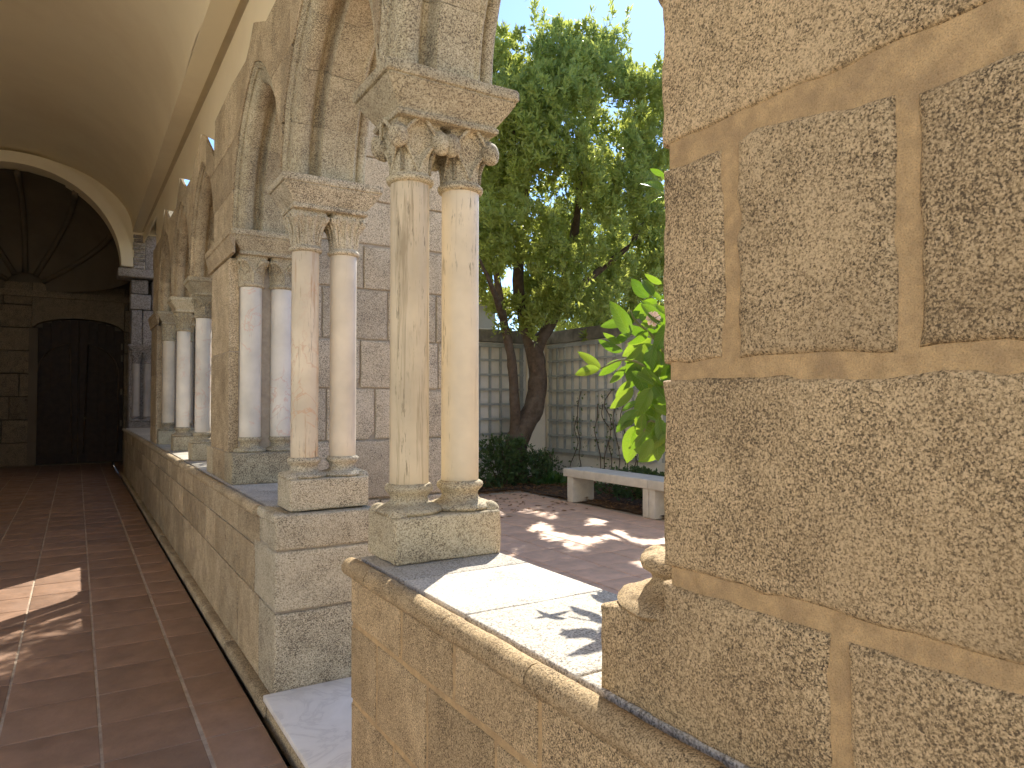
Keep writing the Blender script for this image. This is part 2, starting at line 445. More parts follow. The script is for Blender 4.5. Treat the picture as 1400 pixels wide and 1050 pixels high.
# ------------------------------------------------------------------ floors
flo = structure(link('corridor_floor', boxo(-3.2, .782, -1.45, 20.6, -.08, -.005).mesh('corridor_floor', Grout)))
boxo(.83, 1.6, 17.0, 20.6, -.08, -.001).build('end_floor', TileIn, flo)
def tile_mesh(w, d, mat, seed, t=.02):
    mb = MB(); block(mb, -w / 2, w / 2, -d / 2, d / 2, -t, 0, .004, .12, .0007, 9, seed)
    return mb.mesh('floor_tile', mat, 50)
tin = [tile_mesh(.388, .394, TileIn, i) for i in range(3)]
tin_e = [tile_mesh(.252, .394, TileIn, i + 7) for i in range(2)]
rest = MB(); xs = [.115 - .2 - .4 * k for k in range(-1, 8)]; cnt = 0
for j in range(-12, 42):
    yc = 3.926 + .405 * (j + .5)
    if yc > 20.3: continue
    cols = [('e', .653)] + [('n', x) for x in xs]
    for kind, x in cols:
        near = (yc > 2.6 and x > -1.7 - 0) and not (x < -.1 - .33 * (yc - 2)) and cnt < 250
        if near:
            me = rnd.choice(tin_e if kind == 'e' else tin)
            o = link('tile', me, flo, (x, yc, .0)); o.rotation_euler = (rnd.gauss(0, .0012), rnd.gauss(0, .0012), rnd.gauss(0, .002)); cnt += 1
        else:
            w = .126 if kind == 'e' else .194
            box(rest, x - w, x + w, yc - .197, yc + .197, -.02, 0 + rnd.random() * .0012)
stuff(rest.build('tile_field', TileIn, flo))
boxo(.782, .806, -1.4, 17, -.085, -.05).build('drain_channel', Slot, flo)
# curb strip at the foot of the parapet
curb = thing('skirting_kerb', 'narrow tan stone kerb along the foot of the far parapet, beside the dark drain slot', 'kerb')
y = 3.62
k = 0
while y < 17:
    l = .9 + .3 * rnd.random(); m = MB()
    block(m, .806, .878, y + .002, min(17, y + l) - .002, -.03, .042 + .003 * rnd.random(), .018, .15, .0025, 14, k)
    m.build('stone', G_warm, curb, 50); y += l; k += 1

# marble doorway step
st = thing('marble_step', 'white marble step slab in the doorway gap of the parapet', 'step')
m = MB(); block(m, .812, 1.42, 2.56, 3.672, .05, .08, .005, .15, .0006, 5, 3); m.build('slab', Marble, st, 50)
m = MB(); block(m, .822, 1.41, 2.56, 3.672, -.06, .05, .006, .2, .001, 5, 4); m.build('riser', G_warm, st, 50)

# courtyard
gr = structure(link('ground', boxo(-120, 120, -120, 120, -.6, -.3).mesh('ground', Earth)))
yard = structure(link('courtyard_pavement', boxo(1.36, 8.0, -1.45, 10.9, -.25, .142).mesh('courtyard_pavement', Grout)))
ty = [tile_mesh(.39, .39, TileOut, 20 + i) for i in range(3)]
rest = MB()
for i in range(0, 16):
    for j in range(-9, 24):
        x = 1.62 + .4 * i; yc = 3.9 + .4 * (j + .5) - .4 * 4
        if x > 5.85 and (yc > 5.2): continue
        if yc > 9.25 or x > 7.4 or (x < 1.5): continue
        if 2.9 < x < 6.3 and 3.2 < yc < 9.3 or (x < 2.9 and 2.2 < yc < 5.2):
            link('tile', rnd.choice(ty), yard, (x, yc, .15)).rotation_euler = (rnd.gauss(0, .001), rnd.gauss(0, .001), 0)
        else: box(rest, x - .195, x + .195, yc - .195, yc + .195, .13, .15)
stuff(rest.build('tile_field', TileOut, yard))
fore = structure(link('added_forecourt', boxo(-14, 8, -9.0, -1.45, -.25, .0).mesh('added_forecourt', plain('pale_paving', (.68, .60, .46), .1, 4, .9, .003, 40))))  # unseen pale ground added to bounce sunlight into the open corridor end
structure(link('added_terrace', boxo(-14, -3.2, -1.45, 20, -.25, .0).mesh('added_terrace', bpy.data.materials['pale_paving'])))  # unseen ground added west of the corridor for reflected light
bed = MB()
nx_, ny_ = 60, 12
def soil_patch(x0, x1, y0, y1, nx, ny):
    gx, gy = np.meshgrid(np.linspace(x0, x1, nx), np.linspace(y0, y1, ny), indexing='ij')
    P = np.column_stack([gx.ravel(), gy.ravel(), np.full(gx.size, .17)])
    P[:, 2] += vnoise(P * 6, 4) * .02 + vnoise(P * 25, 5) * .012
    bed.add(P, [q[::-1] for q in gridfaces(nx, ny)])
soil_patch(1.4, 7.5, 9.3, 10.9, 80, 24); soil_patch(5.9, 7.5, 2, 9.3, 24, 90)
structure(bed.build('planting_bed', Soil, None, 180))
lt = MB()
for i in range(2600):
    if rnd.random() < .65: x, yy = rnd.uniform(4.8, 7.4), rnd.uniform(9.15, 10.5)
    else: x, yy = rnd.uniform(5.9, 7.4), rnd.uniform(6, 9.3)
    if rnd.random() < .07: x, yy = rnd.uniform(4.2, 6.3), rnd.uniform(7.2, 9.4)
    a = rnd.random() * 6.28; l = rnd.uniform(.02, .05); c, s = math.cos(a), math.sin(a)
    z = .157 + (.05 * rnd.random() if (yy > 9.35 or x > 5.95) else 0)
    lt.add([(x - c * l, yy - s * l, z), (x - s * l * .35, yy + c * l * .35, z + .008), (x + c * l, yy + s * l, z + .004 * rnd.random()), (x + s * l * .35, yy - c * l * .35, z + .01)], [(0, 1, 2, 3)])
tag(lt.build('leaf_litter', plain('dry_leaf', (.30, .17, .08), .4, 15, .9)), 'brown fallen leaves scattered on the planting bed by the trellis walls', 'leaf litter', kind='stuff')

# ------------------------------------------------------------------ walls from stones
def stone_wall_x(parent, x_face, x_back, cells, mat, joint=.012, bev=.008, amp=.002, seed=0, **kw):
    for i, (y0, y1, z0, z1) in enumerate(cells):
        m = MB(); j = joint / 2
        prism(m, [(y0 + j, z0 + j), (y1 - j, z0 + j), (y1 - j, z1 - j), (y0 + j, z1 - j)], x_face + rnd.uniform(-.0015, .0015), x_back, 'x', bev, .04, amp, seed + i, **kw)
        m.build('stone', mat, parent, 40)

# ---- near parapet
par = thing('near_parapet', 'near low granite parapet with rolled edge moulding, between the doorway gap and the big pier', 'parapet')
boxo(.8735, 1.362, -1.4, 2.515, -.3, .935).build('mortar_core', Mortar, par)
cells = []
def row(z0, z1, cuts):
    for a, b in zip(cuts[:-1], cuts[1:]): cells.append((b, a, z0, z1))
row(.735, .908, [2.53, 2.06, 1.70, 1.29, .93, .45, 0])
row(.455, .735, [2.53, 2.27, 1.87, 1.48, 1.08, .6, 0])
row(-.02, .455, [2.53, 2.12, 1.66, 1.2, .7, 0])
stone_wall_x(par, .868, .95, cells, G_pier, .018, .009, .003, 100)
m = MB(); block(m, .866, .96, -1.4, -.004, 0, .905, .01, .5); m.build('stone', G_warm, par, 40)
# north end quoins of the near parapet
for i, (z0, z1) in enumerate(((-.02, .455), (.455, .735), (.735, .905))):
    m = MB(); block(m, .955, 1.375, 2.30, 2.532, z0 + .006, z1 - .006, .01, .12, .002, 14, i + 4); m.build('stone', G_warm, par, 40)
# courtyard side
m = MB(); block(m, 1.355, 1.372, -1.4, 2.29, -.1, .93, .004, .4); m.build('outer_face', G_light, par, 40)

MOULD = [(.925, .93), (.925, .957), (.900, .954), (.893, .962), (.884, .970), (.870, .9745), (.855, .972), (.842, .963), (.834, .949), (.833, .935), (.839, .921), (.850, .912), (.862, .907), (.870, .901), (.874, .893), (.90, .893)]
def moulding(parent, y0, y1, mat, seed, amp=.0022):
    n = max(2, int((y1 - y0) / .03)); ys = np.linspace(y0 + .0025, y1 - .0025, n + 1); V = []
    ys = np.concatenate([[ys[0]], ys, [ys[-1]]])
    prof = np.array(MOULD); c = prof.mean(0)
    for i, yy in enumerate(ys):
        s = .955 if i in (0, len(ys) - 1) else 1
        q = c + (prof - c) * s
        if i in (0, len(ys) - 1): pass
        V.append(np.column_stack([q[:, 0], np.full(len(q), yy + (.004 if i == 1 else -.004 if i == len(ys) - 2 else 0)), q[:, 1]]))
    V = np.concatenate(V); V += vn3(V * 22, seed) * amp + vn3(V * 70, seed + 3) * amp * .45
    np_ = len(prof); F = [q[::-1] for q in gridfaces(len(ys), np_, True)]
    F.append(tuple(range(np_))); F.append(tuple(range((len(ys) - 1) * np_, len(ys) * np_))[::-1])
    m = MB(); m.add(V, F); return m.build('moulding', mat, parent, 50)
cuts = [2.534, 2.30, 1.71, 1.30, .78, .2, -.5, -1.4]
for i, (a, b) in enumerate(zip(cuts[:-1], cuts[1:])): moulding(par, b, a, G_pier if a > 0 else G_warm, i * 3)
def sill(parent, y0, y1, mat, seed, x1=1.388):
    m = MB(); block(m, .906, x1, y0 + .0025, y1 - .0025, .925, .97, .006, .06, .0016, 12, seed); m.build('sill_slab', mat, parent, 50)
G_sill = granite('granite_sill', (.66, .62, .53), (.52, .48, .40), (.20, .18, .145), 165, stain=(.5, .44, .34), stain_amt=.25)
for i, (a, b) in enumerate([(2.13, 2.53), (1.70, 2.13), (1.2, 1.70), (.6, 1.2), (-.2, .6), (-1.4, -.2)]): sill(par, a, b, G_sill, i)

# ---- far parapet
far = thing('far_parapet', 'long low granite parapet running from the marble step to the dark far end', 'parapet')
boxo(.879, 1.37, 3.70, 17.0, -.3, .935).build('mortar_core', MortarGrey, far)
for i, (z0, z1) in enumerate(((-.1, .468), (.468, .78), (.78, .966))):
    m = MB(); block(m, .868, 1.41, 3.68, 4.05 + .12 * (i % 2), z0 + .005, z1 - .004, .012, .05, .003, 13, 40 + i); m.build('stone', G_light, far, 40)
cells = []; r2 = random.Random(11)
for z0, z1, st0 in ((-.02, .468, 4.05), (.468, .735, 4.17), (.735, .908, 4.05)):
    y = st0
    while y < 16.9:
        l = r2.uniform(.38, .62) * (1 if z0 > 0 else 1.2); y2 = min(17, y + l)
        cells.append((y, y2, z0, z1)); y = y2
stone_wall_x(far, .868, .93, cells, G_warm, .008, .008, .002, 200)
y = 4.06
k = 0
while y < 17:
    l = r2.uniform(.55, .85); moulding(far, y, min(17, y + l), G_warm, 50 + k, .002); y += l; k += 1
y = 3.99; k = 0
while y < 17:
    l = .72; sill(far, y, min(17, y + l), G_sill, 70 + k, 1.40); y += l; k += 1
m = MB(); block(m, .856, .93, 3.683, 4.06, .915, .969, .018, .03, .003, 15, 9); m.build('moulding', G_light, far, 50)

# ------------------------------------------------------------------ columns
def abacus_mesh(hx, hy, z0, z1, mat, seed, amp=.0022):
    h = z1 - z0
    prof = [(.70, 0), (.73, .01), (.745, .05), (.745, .10), (.73, .14), (.71, .15), (.715, .18), (.755, .26), (.81, .38), (.875, .52), (.935, .64), (.965, .70), (.945, .72), (.945, .745), (.985, .765), (1, .80), (1, .95), (.99, 1)]
    n = 14; V = []
    for s, t in prof:
        ax = hx * (s if s > .9 else s + .02) ; ay = hy - hx * (1 - s) * .75
        # perimeter with softened corners
        for side in range(4):
            for j in range(n):
                u = -1 + 2 * (j + .5) / n
                u = math.copysign(abs(u) ** .8, u)
                if side == 0: p = (u * ax, -ay)
                elif side == 1: p = (ax, u * ay)
                elif side == 2: p = (-u * ax, ay)
                else: p = (-ax, -u * ay)
                V.append((p[0], p[1], z0 + t * h))
    V = np.array(V); V += vn3(V * 16, seed) * amp + vn3(V * 60, seed + 2) * amp * .35
    N = 4 * n; F = gridfaces(len(prof), N, True)
    F.append(tuple(range(N))[::-1]); F.append(tuple(range((len(prof) - 1) * N, len(prof) * N)))
    m = MB(); m.add(V, F); return m.mesh('abacus', mat, 35)

def capital_mesh(kind, mat, seed, z0=1.392, z1=1.625):
    nt_, nz = 96, 44; h = z1 - z0; V = []
    th = np.linspace(0, 2 * math.pi, nt_, endpoint=False)
    for k in range(nz):
        t = k / (nz - 1)
        ring = 0
        if t < .13:                                    # astragal
            R0 = .074 + .016 * math.sqrt(max(0, 1 - ((t - .065) / .065) ** 2)); n = 2.0
        else:
            tt = (t - .13) / .87
            R0 = .0765 + .0265 * tt ** 2.3; n = 2 + 9 * max(0, tt - .35) ** 1.5
        c, s = np.abs(np.cos(th)), np.abs(np.sin(th))
        r = R0 / (c ** n + s ** n) ** (1 / n)
        dc = np.abs((th + math.pi / 4) % (math.pi / 2) - math.pi / 4)      # from the middle of a side
        if t >= .13:
            if kind == 'knob':
                ln = .785 * np.clip((tt - .02) / .72, 0, 1.0)
                inside = 1 / (1 + np.exp((dc - ln) * 40))
                r = r - .013 * inside * min(1, tt * 3) * (1 - max(0, tt - .85) * 5)
                r = r + .011 * np.exp(-((dc - ln) / .045) ** 2) * min(1, tt * 4) * (tt < .86)
                r = r + .020 * np.exp(-((dc - .785) / .22) ** 2) * math.exp(-((tt - .68) / .15) ** 2)
            elif kind == 'fluted':
                r = r + .004 * np.cos(th * 14) * math.sin(min(1, tt / .85) * math.pi * .5) * (tt < .88)
                r = r + .016 * math.exp(-((tt - .72) / .13) ** 2) * (.6 + .4 * np.abs(np.cos(th * 4)))
                r = r - .006 * (tt > .88)
                r = r + .022 * np.exp(-((dc - .785) / .2) ** 2) * math.exp(-((tt - .66) / .13) ** 2)
            elif kind == 'palm':
                stalk = np.exp(-(dc / .07) ** 2) * (tt < .45)
                cur = .785 * np.clip((tt - .35) / .5, 0, 1) ** .7
                lobe = .35 * np.exp(-((dc - cur) / .11) ** 2) * (tt > .33) * (tt < .9)
                r = r + .011 * stalk +   .022 * lobe - .014 * np.exp(-((dc - cur) / .035) ** 2) * (tt > .4) * (tt < .88)
                r = r + .018 * np.exp(-((dc - .785) / .2) ** 2) * math.exp(-((tt - .70) / .12) ** 2)
            else:                                       # scales
                r = r + .006 * np.cos(th * 12 + (int(tt * 6) % 2) * math.pi) * abs(math.sin(tt * 6 * math.pi))
        V.append(np.column_stack([r * np.cos(th), r * np.sin(th), np.full(nt_, z0 + t * h)]))
    V = np.concatenate(V); V += vn3(V * 45, seed) * .0012 + vn3(V * 110, seed + 3) * .0007
    F = gridfaces(nz, nt_, True)
    F.append(tuple(range(nt_))[::-1]); F.append(tuple(range((nz - 1) * nt_, nz * nt_)))
    m = MB(); m.add(V, F)
    def on(a, zz, k=1.0):                              # a point on the bell at angle a and height fraction zz
        tt = (zz - .13) / .87; R0 = .0765 + .0265 * max(0, tt) ** 2.3; n = 2 + 9 * max(0, tt - .35) ** 1.5
        r = R0 / (abs(math.cos(a)) ** n + abs(math.sin(a)) ** n) ** (1 / n) * k
        return (r * math.cos(a), r * math.sin(a), z0 + zz * h)
    q4 = math.pi / 4
    for f in range(4):
        a0 = f * math.pi / 2
        if kind == 'knob':
            for s_ in (-1, 1):
                tube(m, [on(a0 + s_ * .03, .16, 1.0), on(a0 + s_ * q4 * .45, .40, 1.02), on(a0 + s_ * q4 * .92, .66, 1.10)], [.0045, .006, .009], 7, .0008, seed, 40)
                tube(m, [on(a0 + s_ * q4, .16, 1.0), on(a0 + s_ * q4, .42, 1.05), on(a0 + s_ * q4, .66, 1.14)], [.008, .007, .012], 7, .0008, seed, 40)
                tube(m, [on(a0 + s_ * .12, .97, 1.06), on(a0 + s_ * .35, .86, 1.08), on(a0 + s_ * .55, .74, 1.12)], [.008, .008, .006], 7, .0008, seed, 40)
        elif kind == 'fluted':
            for i in range(4):
                a = a0 + (i - 1.5) * q4 * .5
                tube(m, [on(a, .16, 1.0), on(a, .45, 1.04), on(a, .70, 1.12), on(a, .80, 1.22), on(a, .76, 1.27)], [.004, .0065, .009, .008, .004], 7, .0006, seed, 40)
            tube(m, [on(a0 + q4, .2, 1.0), on(a0 + q4, .6, 1.08), on(a0 + q4, .80, 1.20), on(a0 + q4, .72, 1.27)], [.008, .011, .014, .006], 8, .0008, seed, 40)
        elif kind == 'palm':
            tube(m, [on(a0, .15, 1.0), on(a0, .45, 1.03)], [.005, .006], 7, sub=1)
            for s_ in (-1, 1):
                tube(m, [on(a0, .42, 1.02), on(a0 + s_ * q4 * .3, .60, 1.07), on(a0 + s_ * q4 * .62, .76, 1.12), on(a0 + s_ * q4 * .95, .78, 1.16), on(a0 + s_ * q4 * 1.0, .66, 1.18)], [.005, .009, .014, .012, .005], 8, .0008, seed, 40)
                tube(m, [on(a0 + s_ * q4 * .15, .50, 1.02), on(a0 + s_ * q4 * .6, .52, 1.07), on(a0 + s_ * q4 * .9, .40, 1.05)], [.004, .006, .003], 7, .0006, seed, 40)
    return m.mesh('capital', mat, 60)

def knob_mesh(mat, seed, r=.037):
    m = MB(); prof = [(r * math.sin(a), -r * math.cos(a) * 1.35) for a in np.linspace(.15, math.pi - .15, 12)]
    lathe(m, prof, seg=20, amp=.003, seed=seed, freq=35); return m.mesh('knob', mat, 180)

BASE = [(.105, .0), (.122, .006), (.126, .014), (.120, .024), (.104, .031), (.086, .036), (.075, .044), (.070, .056), (.072, .068), (.080, .078), (.088, .086), (.0905, .095), (.088, .104), (.080, .110), (.070, .112)]
def base_mesh(mat, seed, k=1.0):
    m = MB(); lathe(m, [(r * k, z) for r, z in BASE], seg=48, amp=.0014, seed=seed, freq=40); return m.mesh('base', mat, 50)
def shaft_mesh(mat, seed, z0, z1, r=.073):
    n = 14; prof = [(r * .97, 0)] + [(r * (1 + .004 * math.sin(i * .5)), .004 + (z1 - z0 - .008) * i / n) for i in range(n + 1)] + [(r * .97, z1 - z0)]
    m = MB(); lathe(m, prof, (0, 0, z0), 56, .0006, seed, 9); return m.mesh('shaft', mat, 50)

def column_pair(yc, label, mats, gmat, kind, seed, near=False, name='column_pair', plinth=None, group=None, basek=1.0):
    t = thing(name, label, 'columns' if name == 'column_pair' else 'half columns', (CX, yc, SILL), group)
    pz = .165
    m = MB(); x0, x1, y0, y1, pz = plinth if plinth else (-.218, .213, -.138, .138, .165)
    block(m, x0, x1, y0, y1, 0, pz, .011, .035 if near else .08, .0026, 13, seed)
    m.build('plinth_block', gmat, t, 45)
    cm = capital_mesh(kind, gmat, seed); km = knob_mesh(gmat, seed)
    for k, sx in enumerate((-.107, .107)):
        link('base', base_mesh(gmat, seed + k, basek), t, (sx, 0, pz - .004))
        if near and not plinth:
            for gx, gy in ((-.085, -.085), (.085, -.085), (.085, .085), (-.085, .085)):
                if sx * gx < 0: continue
                g = MB(); lathe(g, [(.010, .030), (.024, .022), (.034, .008), (.036, 0)][::-1], (gx, gy * 1.05, 0), 16, .002, seed, 30)
                g.build('corner_spur', gmat, t, 60, (sx, 0, pz))
        link('shaft', shaft_mesh(mats[k], seed + k, pz + .106, 1.398), t, (sx, 0, 0))
        c = link('capital', cm, t, (sx, 0, 0))
        if kind == 'knob':
            for gx in (-1, 1):
                for gy in (-1, 1):
                    q = link('knob', km, c, (gx * .085, gy * .085, 1.545)); q.rotation_euler = (.3 * gy, .3 * gx, gx)
    link('abacus', abacus_mesh(.275, .182, 1.61, 1.775, gmat, seed + 9), t)
    return t

GC = granite('granite_capital', (.61, .54, .37), (.445, .378, .238), (.13, .105, .075), 180, stain=(.3, .22, .14), stain_amt=.4, bumpd=.0010)
cp1 = column_pair(2.45, 'tallest golden marble column pair on a granite block, knobbed capital, between doorway and big pier', (S1, S2), GC, 'knob', 11, True)
cp2 = column_pair(3.875, 'golden column pair with fluted leaf capitals at the far side of the marble step', (S3, S4), G_light, 'fluted', 22, True)
cpa = column_pair(7.51, 'white marble column pair with brown vein, first beyond the square pier', (S6, S5), GC, 'palm', 33, group='distant column pairs')
cpb = column_pair(9.04, 'slender white column pair with ringed capital, second beyond the square pier', (S5, S5), GC, 'fluted', 44, group='distant column pairs')
rp3 = column_pair(5.29, 'two white marble shafts with pink veins against the south face of the square pier', (S5, S6), GC, 'palm', 55, name='engaged_column_pair', plinth=(-.257, .215, -.17, .14, .215), basek=.9)
rpn = column_pair(6.03, 'engaged column pair on the hidden north side of the square pier', (S5, S6), GC, 'palm', 56, name='engaged_column_pair', plinth=(-.257, .215, -.10, .20, .215), basek=.9)
rpc = column_pair(10.57, 'cream engaged column pair with scaled capital against the farthest arcade pier', (S4, S4), GC, 'scale', 66, name='engaged_column_pair', plinth=(-.24, .215, -.15, .14, .18))
# broken base beside the near pier
nb = thing('column_base_stub', 'weathered granite base peeping out at the edge of the big near pier above the sill', 'column base', (CX, 0, SILL))
m = MB(); lathe(m, [(r * 1.3, z * .98) for r, z in BASE], (-.107, 1.005, .166), 48, .004, 3, 22); m.build('base', G_pier, nb, 60)
m = MB(); lathe(m, [(r * 1.0, z) for r, z in BASE], (.107, 1.0, .166), 40, .002, 5, 22); m.build('base', G_pier, nb, 60)
for k, sx in enumerate((-.107, .107)): link('shaft', shaft_mesh(S2, 90 + k, .275, 1.4, .066), nb, (sx, .985, 0))
cm = capital_mesh('palm', GC, 91)
for sx in (-.107, .107): link('capital', cm, nb, (sx, .985, 0))
link('abacus', abacus_mesh(.275, .182, 1.61, 1.775, GC, 92), nb, (0, 1.0, 0))

# ------------------------------------------------------------------ piers
# near pier
pier = thing('near_pier', 'huge coarse granite pier filling the right side, wide tan mortar joints', 'pier')
m = MB(); block(m, .9165, 1.37, .19, .935, .96, 3.75, .006, .3); m.build('mortar_core', Mortar, pier, 40)
def pstone(poly, seed, mat=G_pier, d0=.909):
    m = MB(); prism(m, poly, d0, .99, 'x', .015, .012, .0062, seed, 26); m.build('stone', mat, pier, 45)
J = .0155
pstone([(.62, SILL - .004), (1.13, SILL - .004), (1.13, 1.138), (1.085, 1.145), (.99, 1.15), (.952, 1.168), (.949, 1.219), (.62, 1.219)], 1)
pstone([(.15, SILL - .004), (.59, SILL - .004), (.59, 1.217), (.15, 1.217)], 2)
pstone([(.15, 1.251), (.9475, 1.251), (.95, 1.40), (.9475, 1.588), (.15, 1.584)], 3)
pstone([(.805, 1.618), (.948, 1.616), (.948, 1.972), (.805, 1.975)], 4)
pstone([(.515, 1.616), (.775, 1.618), (.775, 1.972), (.74, 1.985), (.515, 1.955)], 5)
pstone([(.15, 1.612), (.485, 1.616), (.485, 1.945), (.15, 1.955)], 6)
pstone([(.15, 2.02), (.48, 2.022), (.948, 2.018), (.948, 2.42), (.15, 2.42)], 7)
pstone([(.40, 2.445), (.948, 2.445), (.948, 2.735), (.40, 2.735)], 8)
pstone([(.15, 2.445), (.375, 2.445), (.375, 2.735), (.15, 2.735)], 9)
# the plinth's depth behind its face, and the reveal behind the jamb
m = MB(); block(m, .985, 1.385, .60, 1.128, SILL - .01, 1.138, .008, .06, .003, 14, 71); m.build('plinth_block', G_pier, pier, 45)

def small_pier(name, label, y0, y1, mat, seed, top=2.57, xr=1.38, stair=0):
    p = thing(name, label, 'pier')
    m = MB(); block(m, .9225, xr, y0 + .004, y1 - .02, .96, top, .006, .3); m.build('mortar_core', MortarGrey, p, 40)
    zs = [SILL, 1.185, 1.90, top]; k = 0
    for z0, z1 in zip(zs[:-1], zs[1:]):
        j = .0015
        m = MB(); block(m, .918, .985, y0 + .0, y1, z0 + j, z1 - j, .005, .05, .003, 14, seed + k); m.build('stone', mat, p, 45); k += 1
        m = MB(); block(m, .987, xr + .01, y0 + .11, y1 - .11, z0 + j, z1 - j, .010, .08, .003, 14, seed + k); m.build('stone', mat, p, 45); k += 1
    m = MB(); prof_ = [(.925, 2.575), (.905, 2.58), (.902, 2.60), (.912, 2.607), (.902, 2.63), (.888, 2.67), (.884, 2.69), (.892, 2.695), (.880, 2.705), (.878, 2.742), (.925, 2.744)]
    ysm = np.linspace(y0 - .17, y1 + .1, 22); V = np.concatenate([np.column_stack([[q[0] for q in prof_], np.full(len(prof_), yy), [q[1] for q in prof_]]) for yy in ysm])
    V += vn3(V * 16, seed) * .0022; n_ = len(prof_)
    m.add(V, [q[::-1] for q in gridfaces(22, n_, True)] + [tuple(range(n_)), tuple(range(21 * n_, 22 * n_))[::-1]]); m.build('impost_moulding', mat, p, 35)
    return p
small_pier('square_pier', 'square granite pier between the golden columns and the distant arcade', 5.30, 6.06, G_warm, 300)
small_pier('far_pier', 'narrow granite pier end behind the farthest cream columns', 10.60, 11.4, G_warm, 330)
m = MB(); 

# ------------------------------------------------------------------ arches
SEC = [(.936, .0), (.936, .012), (.948, .022), (.950, .034), (.962, .036)]
SEC += [(1.010 - .050 * math.cos(a), .072 + .046 * math.sin(a)) for a in np.linspace(-.5, math.pi - .3, 10)]
SEC += [(1.066, .066), (1.078, .056), (1.094, .058), (1.106, .076), (1.110, .118), (1.116, .126), (1.16, .128), (1.22, .128), (1.272, .127),
        (1.280, .134), (1.288, .136), (1.295, .128), (1.300, .108), (1.308, .092), (1.318, .088)]
SEC += [(1.346 - .028 * math.cos(a), .075 + .03 * math.sin(a)) for a in np.linspace(.2, math.pi * .95, 7)]
SEC += [(1.378, .05), (1.380, .0)]
SEC = np.array(SEC)
def arch_path(ya, yb, rise, n, side):
    """points and inward normals of the outer curve, from the springing on one side to the apex"""
    a = (yb - ya) / 2; R0 = (a * a + rise * rise) / (2 * a); ym = (ya + yb) / 2
    cy = ym + (R0 - a) * (1 if side < 0 else -1)
    a1 = math.atan2(rise, -(R0 - a)) if side > 0 else math.atan2(rise, (R0 - a))
    th = np.linspace(math.pi if side < 0 else 0, math.pi - math.atan2(rise, R0 - a) if side < 0 else math.atan2(rise, R0 - a), n)
    return cy, R0, th
def arch(ya, yb, label, mat, seed, nv=5, group=None, rise=RISE):
    t = thing('stone_arch', label, 'arch', (0, (ya + yb) / 2, SPR), group)
    for side in (-1, 1):
        cy, R0, th = arch_path(ya, yb, rise, 2, side)
        cy -= (ya + yb) / 2
        cuts = np.linspace(th[0], th[1], nv + 1); cuts[1:-1] += rng.uniform(-.03, .03, nv - 1)
        for i in range(nv):
            g = .0007 / R0 * (1 if th[1] > th[0] else -1)
            aa = np.linspace(cuts[i] + (g if i else 0), cuts[i + 1] - (g if i < nv - 1 else 0), 7)
            V = []
            for kk, a in enumerate(aa):
                s = .0012 if kk in (0, 6) else 0
                rr = R0 - SEC[:, 1] + s
                yv = cy + rr * math.cos(a); zv = rr * np.sin(a)
                # never past the crown
                lim = -.0008 if side < 0 else .0008
                if side < 0: yv = np.minimum(yv, lim)
                else: yv = np.maximum(yv, lim)
                V.append(np.column_stack([SEC[:, 0], yv, zv]))
            V = np.concatenate(V); V += (vn3(V * 14, seed + i) * .0022 + vn3(V * 40, seed) * .0012) * np.array([1, .6, 1])
            ns = len(SEC); F = gridfaces(7, ns, True)
            if side > 0: F = [q[::-1] for q in F]
            F.append(tuple(range(ns))); F.append(tuple(range(6 * ns, 7 * ns)))
            m = MB(); m.add(V, F); m.build('voussoir', mat, t, 40)
    return t
LAB = {3: 'moulded granite arch above the near opening, from the knobbed capital towards the big pier',
       4: 'moulded granite arch over the doorway gap between the two golden column pairs',
       5: 'pointed granite arch between the fluted capitals and the square pier',
       6: 'first distant pointed arch just beyond the square pier', 7: 'second distant pointed arch, between the two white column pairs',
       8: 'farthest visible pointed arch, ending on the cream engaged columns'}
for i, (ya, yb) in enumerate(ARCHES):
    if i < 3:
        continue
    arch(ya, yb, LAB[i], GC if i < 6 else G_warm, 400 + i * 11, 4 if i < 6 else 3, 'arches of the cloister arcade')

# ---- wall above the arches
TOP = [(-9, 3.85), (4.0, 3.806), (4.26, 3.80), (4.60, 3.95), (4.72, 3.86), (4.83, 3.80), (5.32, 3.83), (6.044, 3.81), (6.05, 3.52), (6.14, 3.56), (6.25, 3.64), (6.42, 3.75), (6.60, 3.87), (6.756, 3.935), (7.16, 3.844), (7.35, 3.72), (7.85, 3.73), (8.27, 3.95), (8.64, 3.72), (9.35, 3.74), (9.81, 3.97), (10.3, 3.72), (17.2, 3.75)]
TOPA = np.array(TOP)
def ztop(y): return float(np.interp(y, TOPA[:, 0], TOPA[:, 1]))
def zlow(y):
    for ya, yb in ARCHES:
        if ya - .001 <= y <= yb + .001:
            a = (yb - ya) / 2; R0 = (a * a + RISE * RISE) / (2 * a); ym = (ya + yb) / 2
            d = abs(y - ym); v = R0 * R0 - (d + R0 - a) ** 2
            return SPR + math.sqrt(max(0, v)) + .004
    if 11.3 < y < 17: return 3.45
    return SPR
spw = thing('arcade_wall', 'granite spandrel wall of squared blocks above the arches, with a ragged top edge', 'wall')
r3 = random.Random(23); k = 0
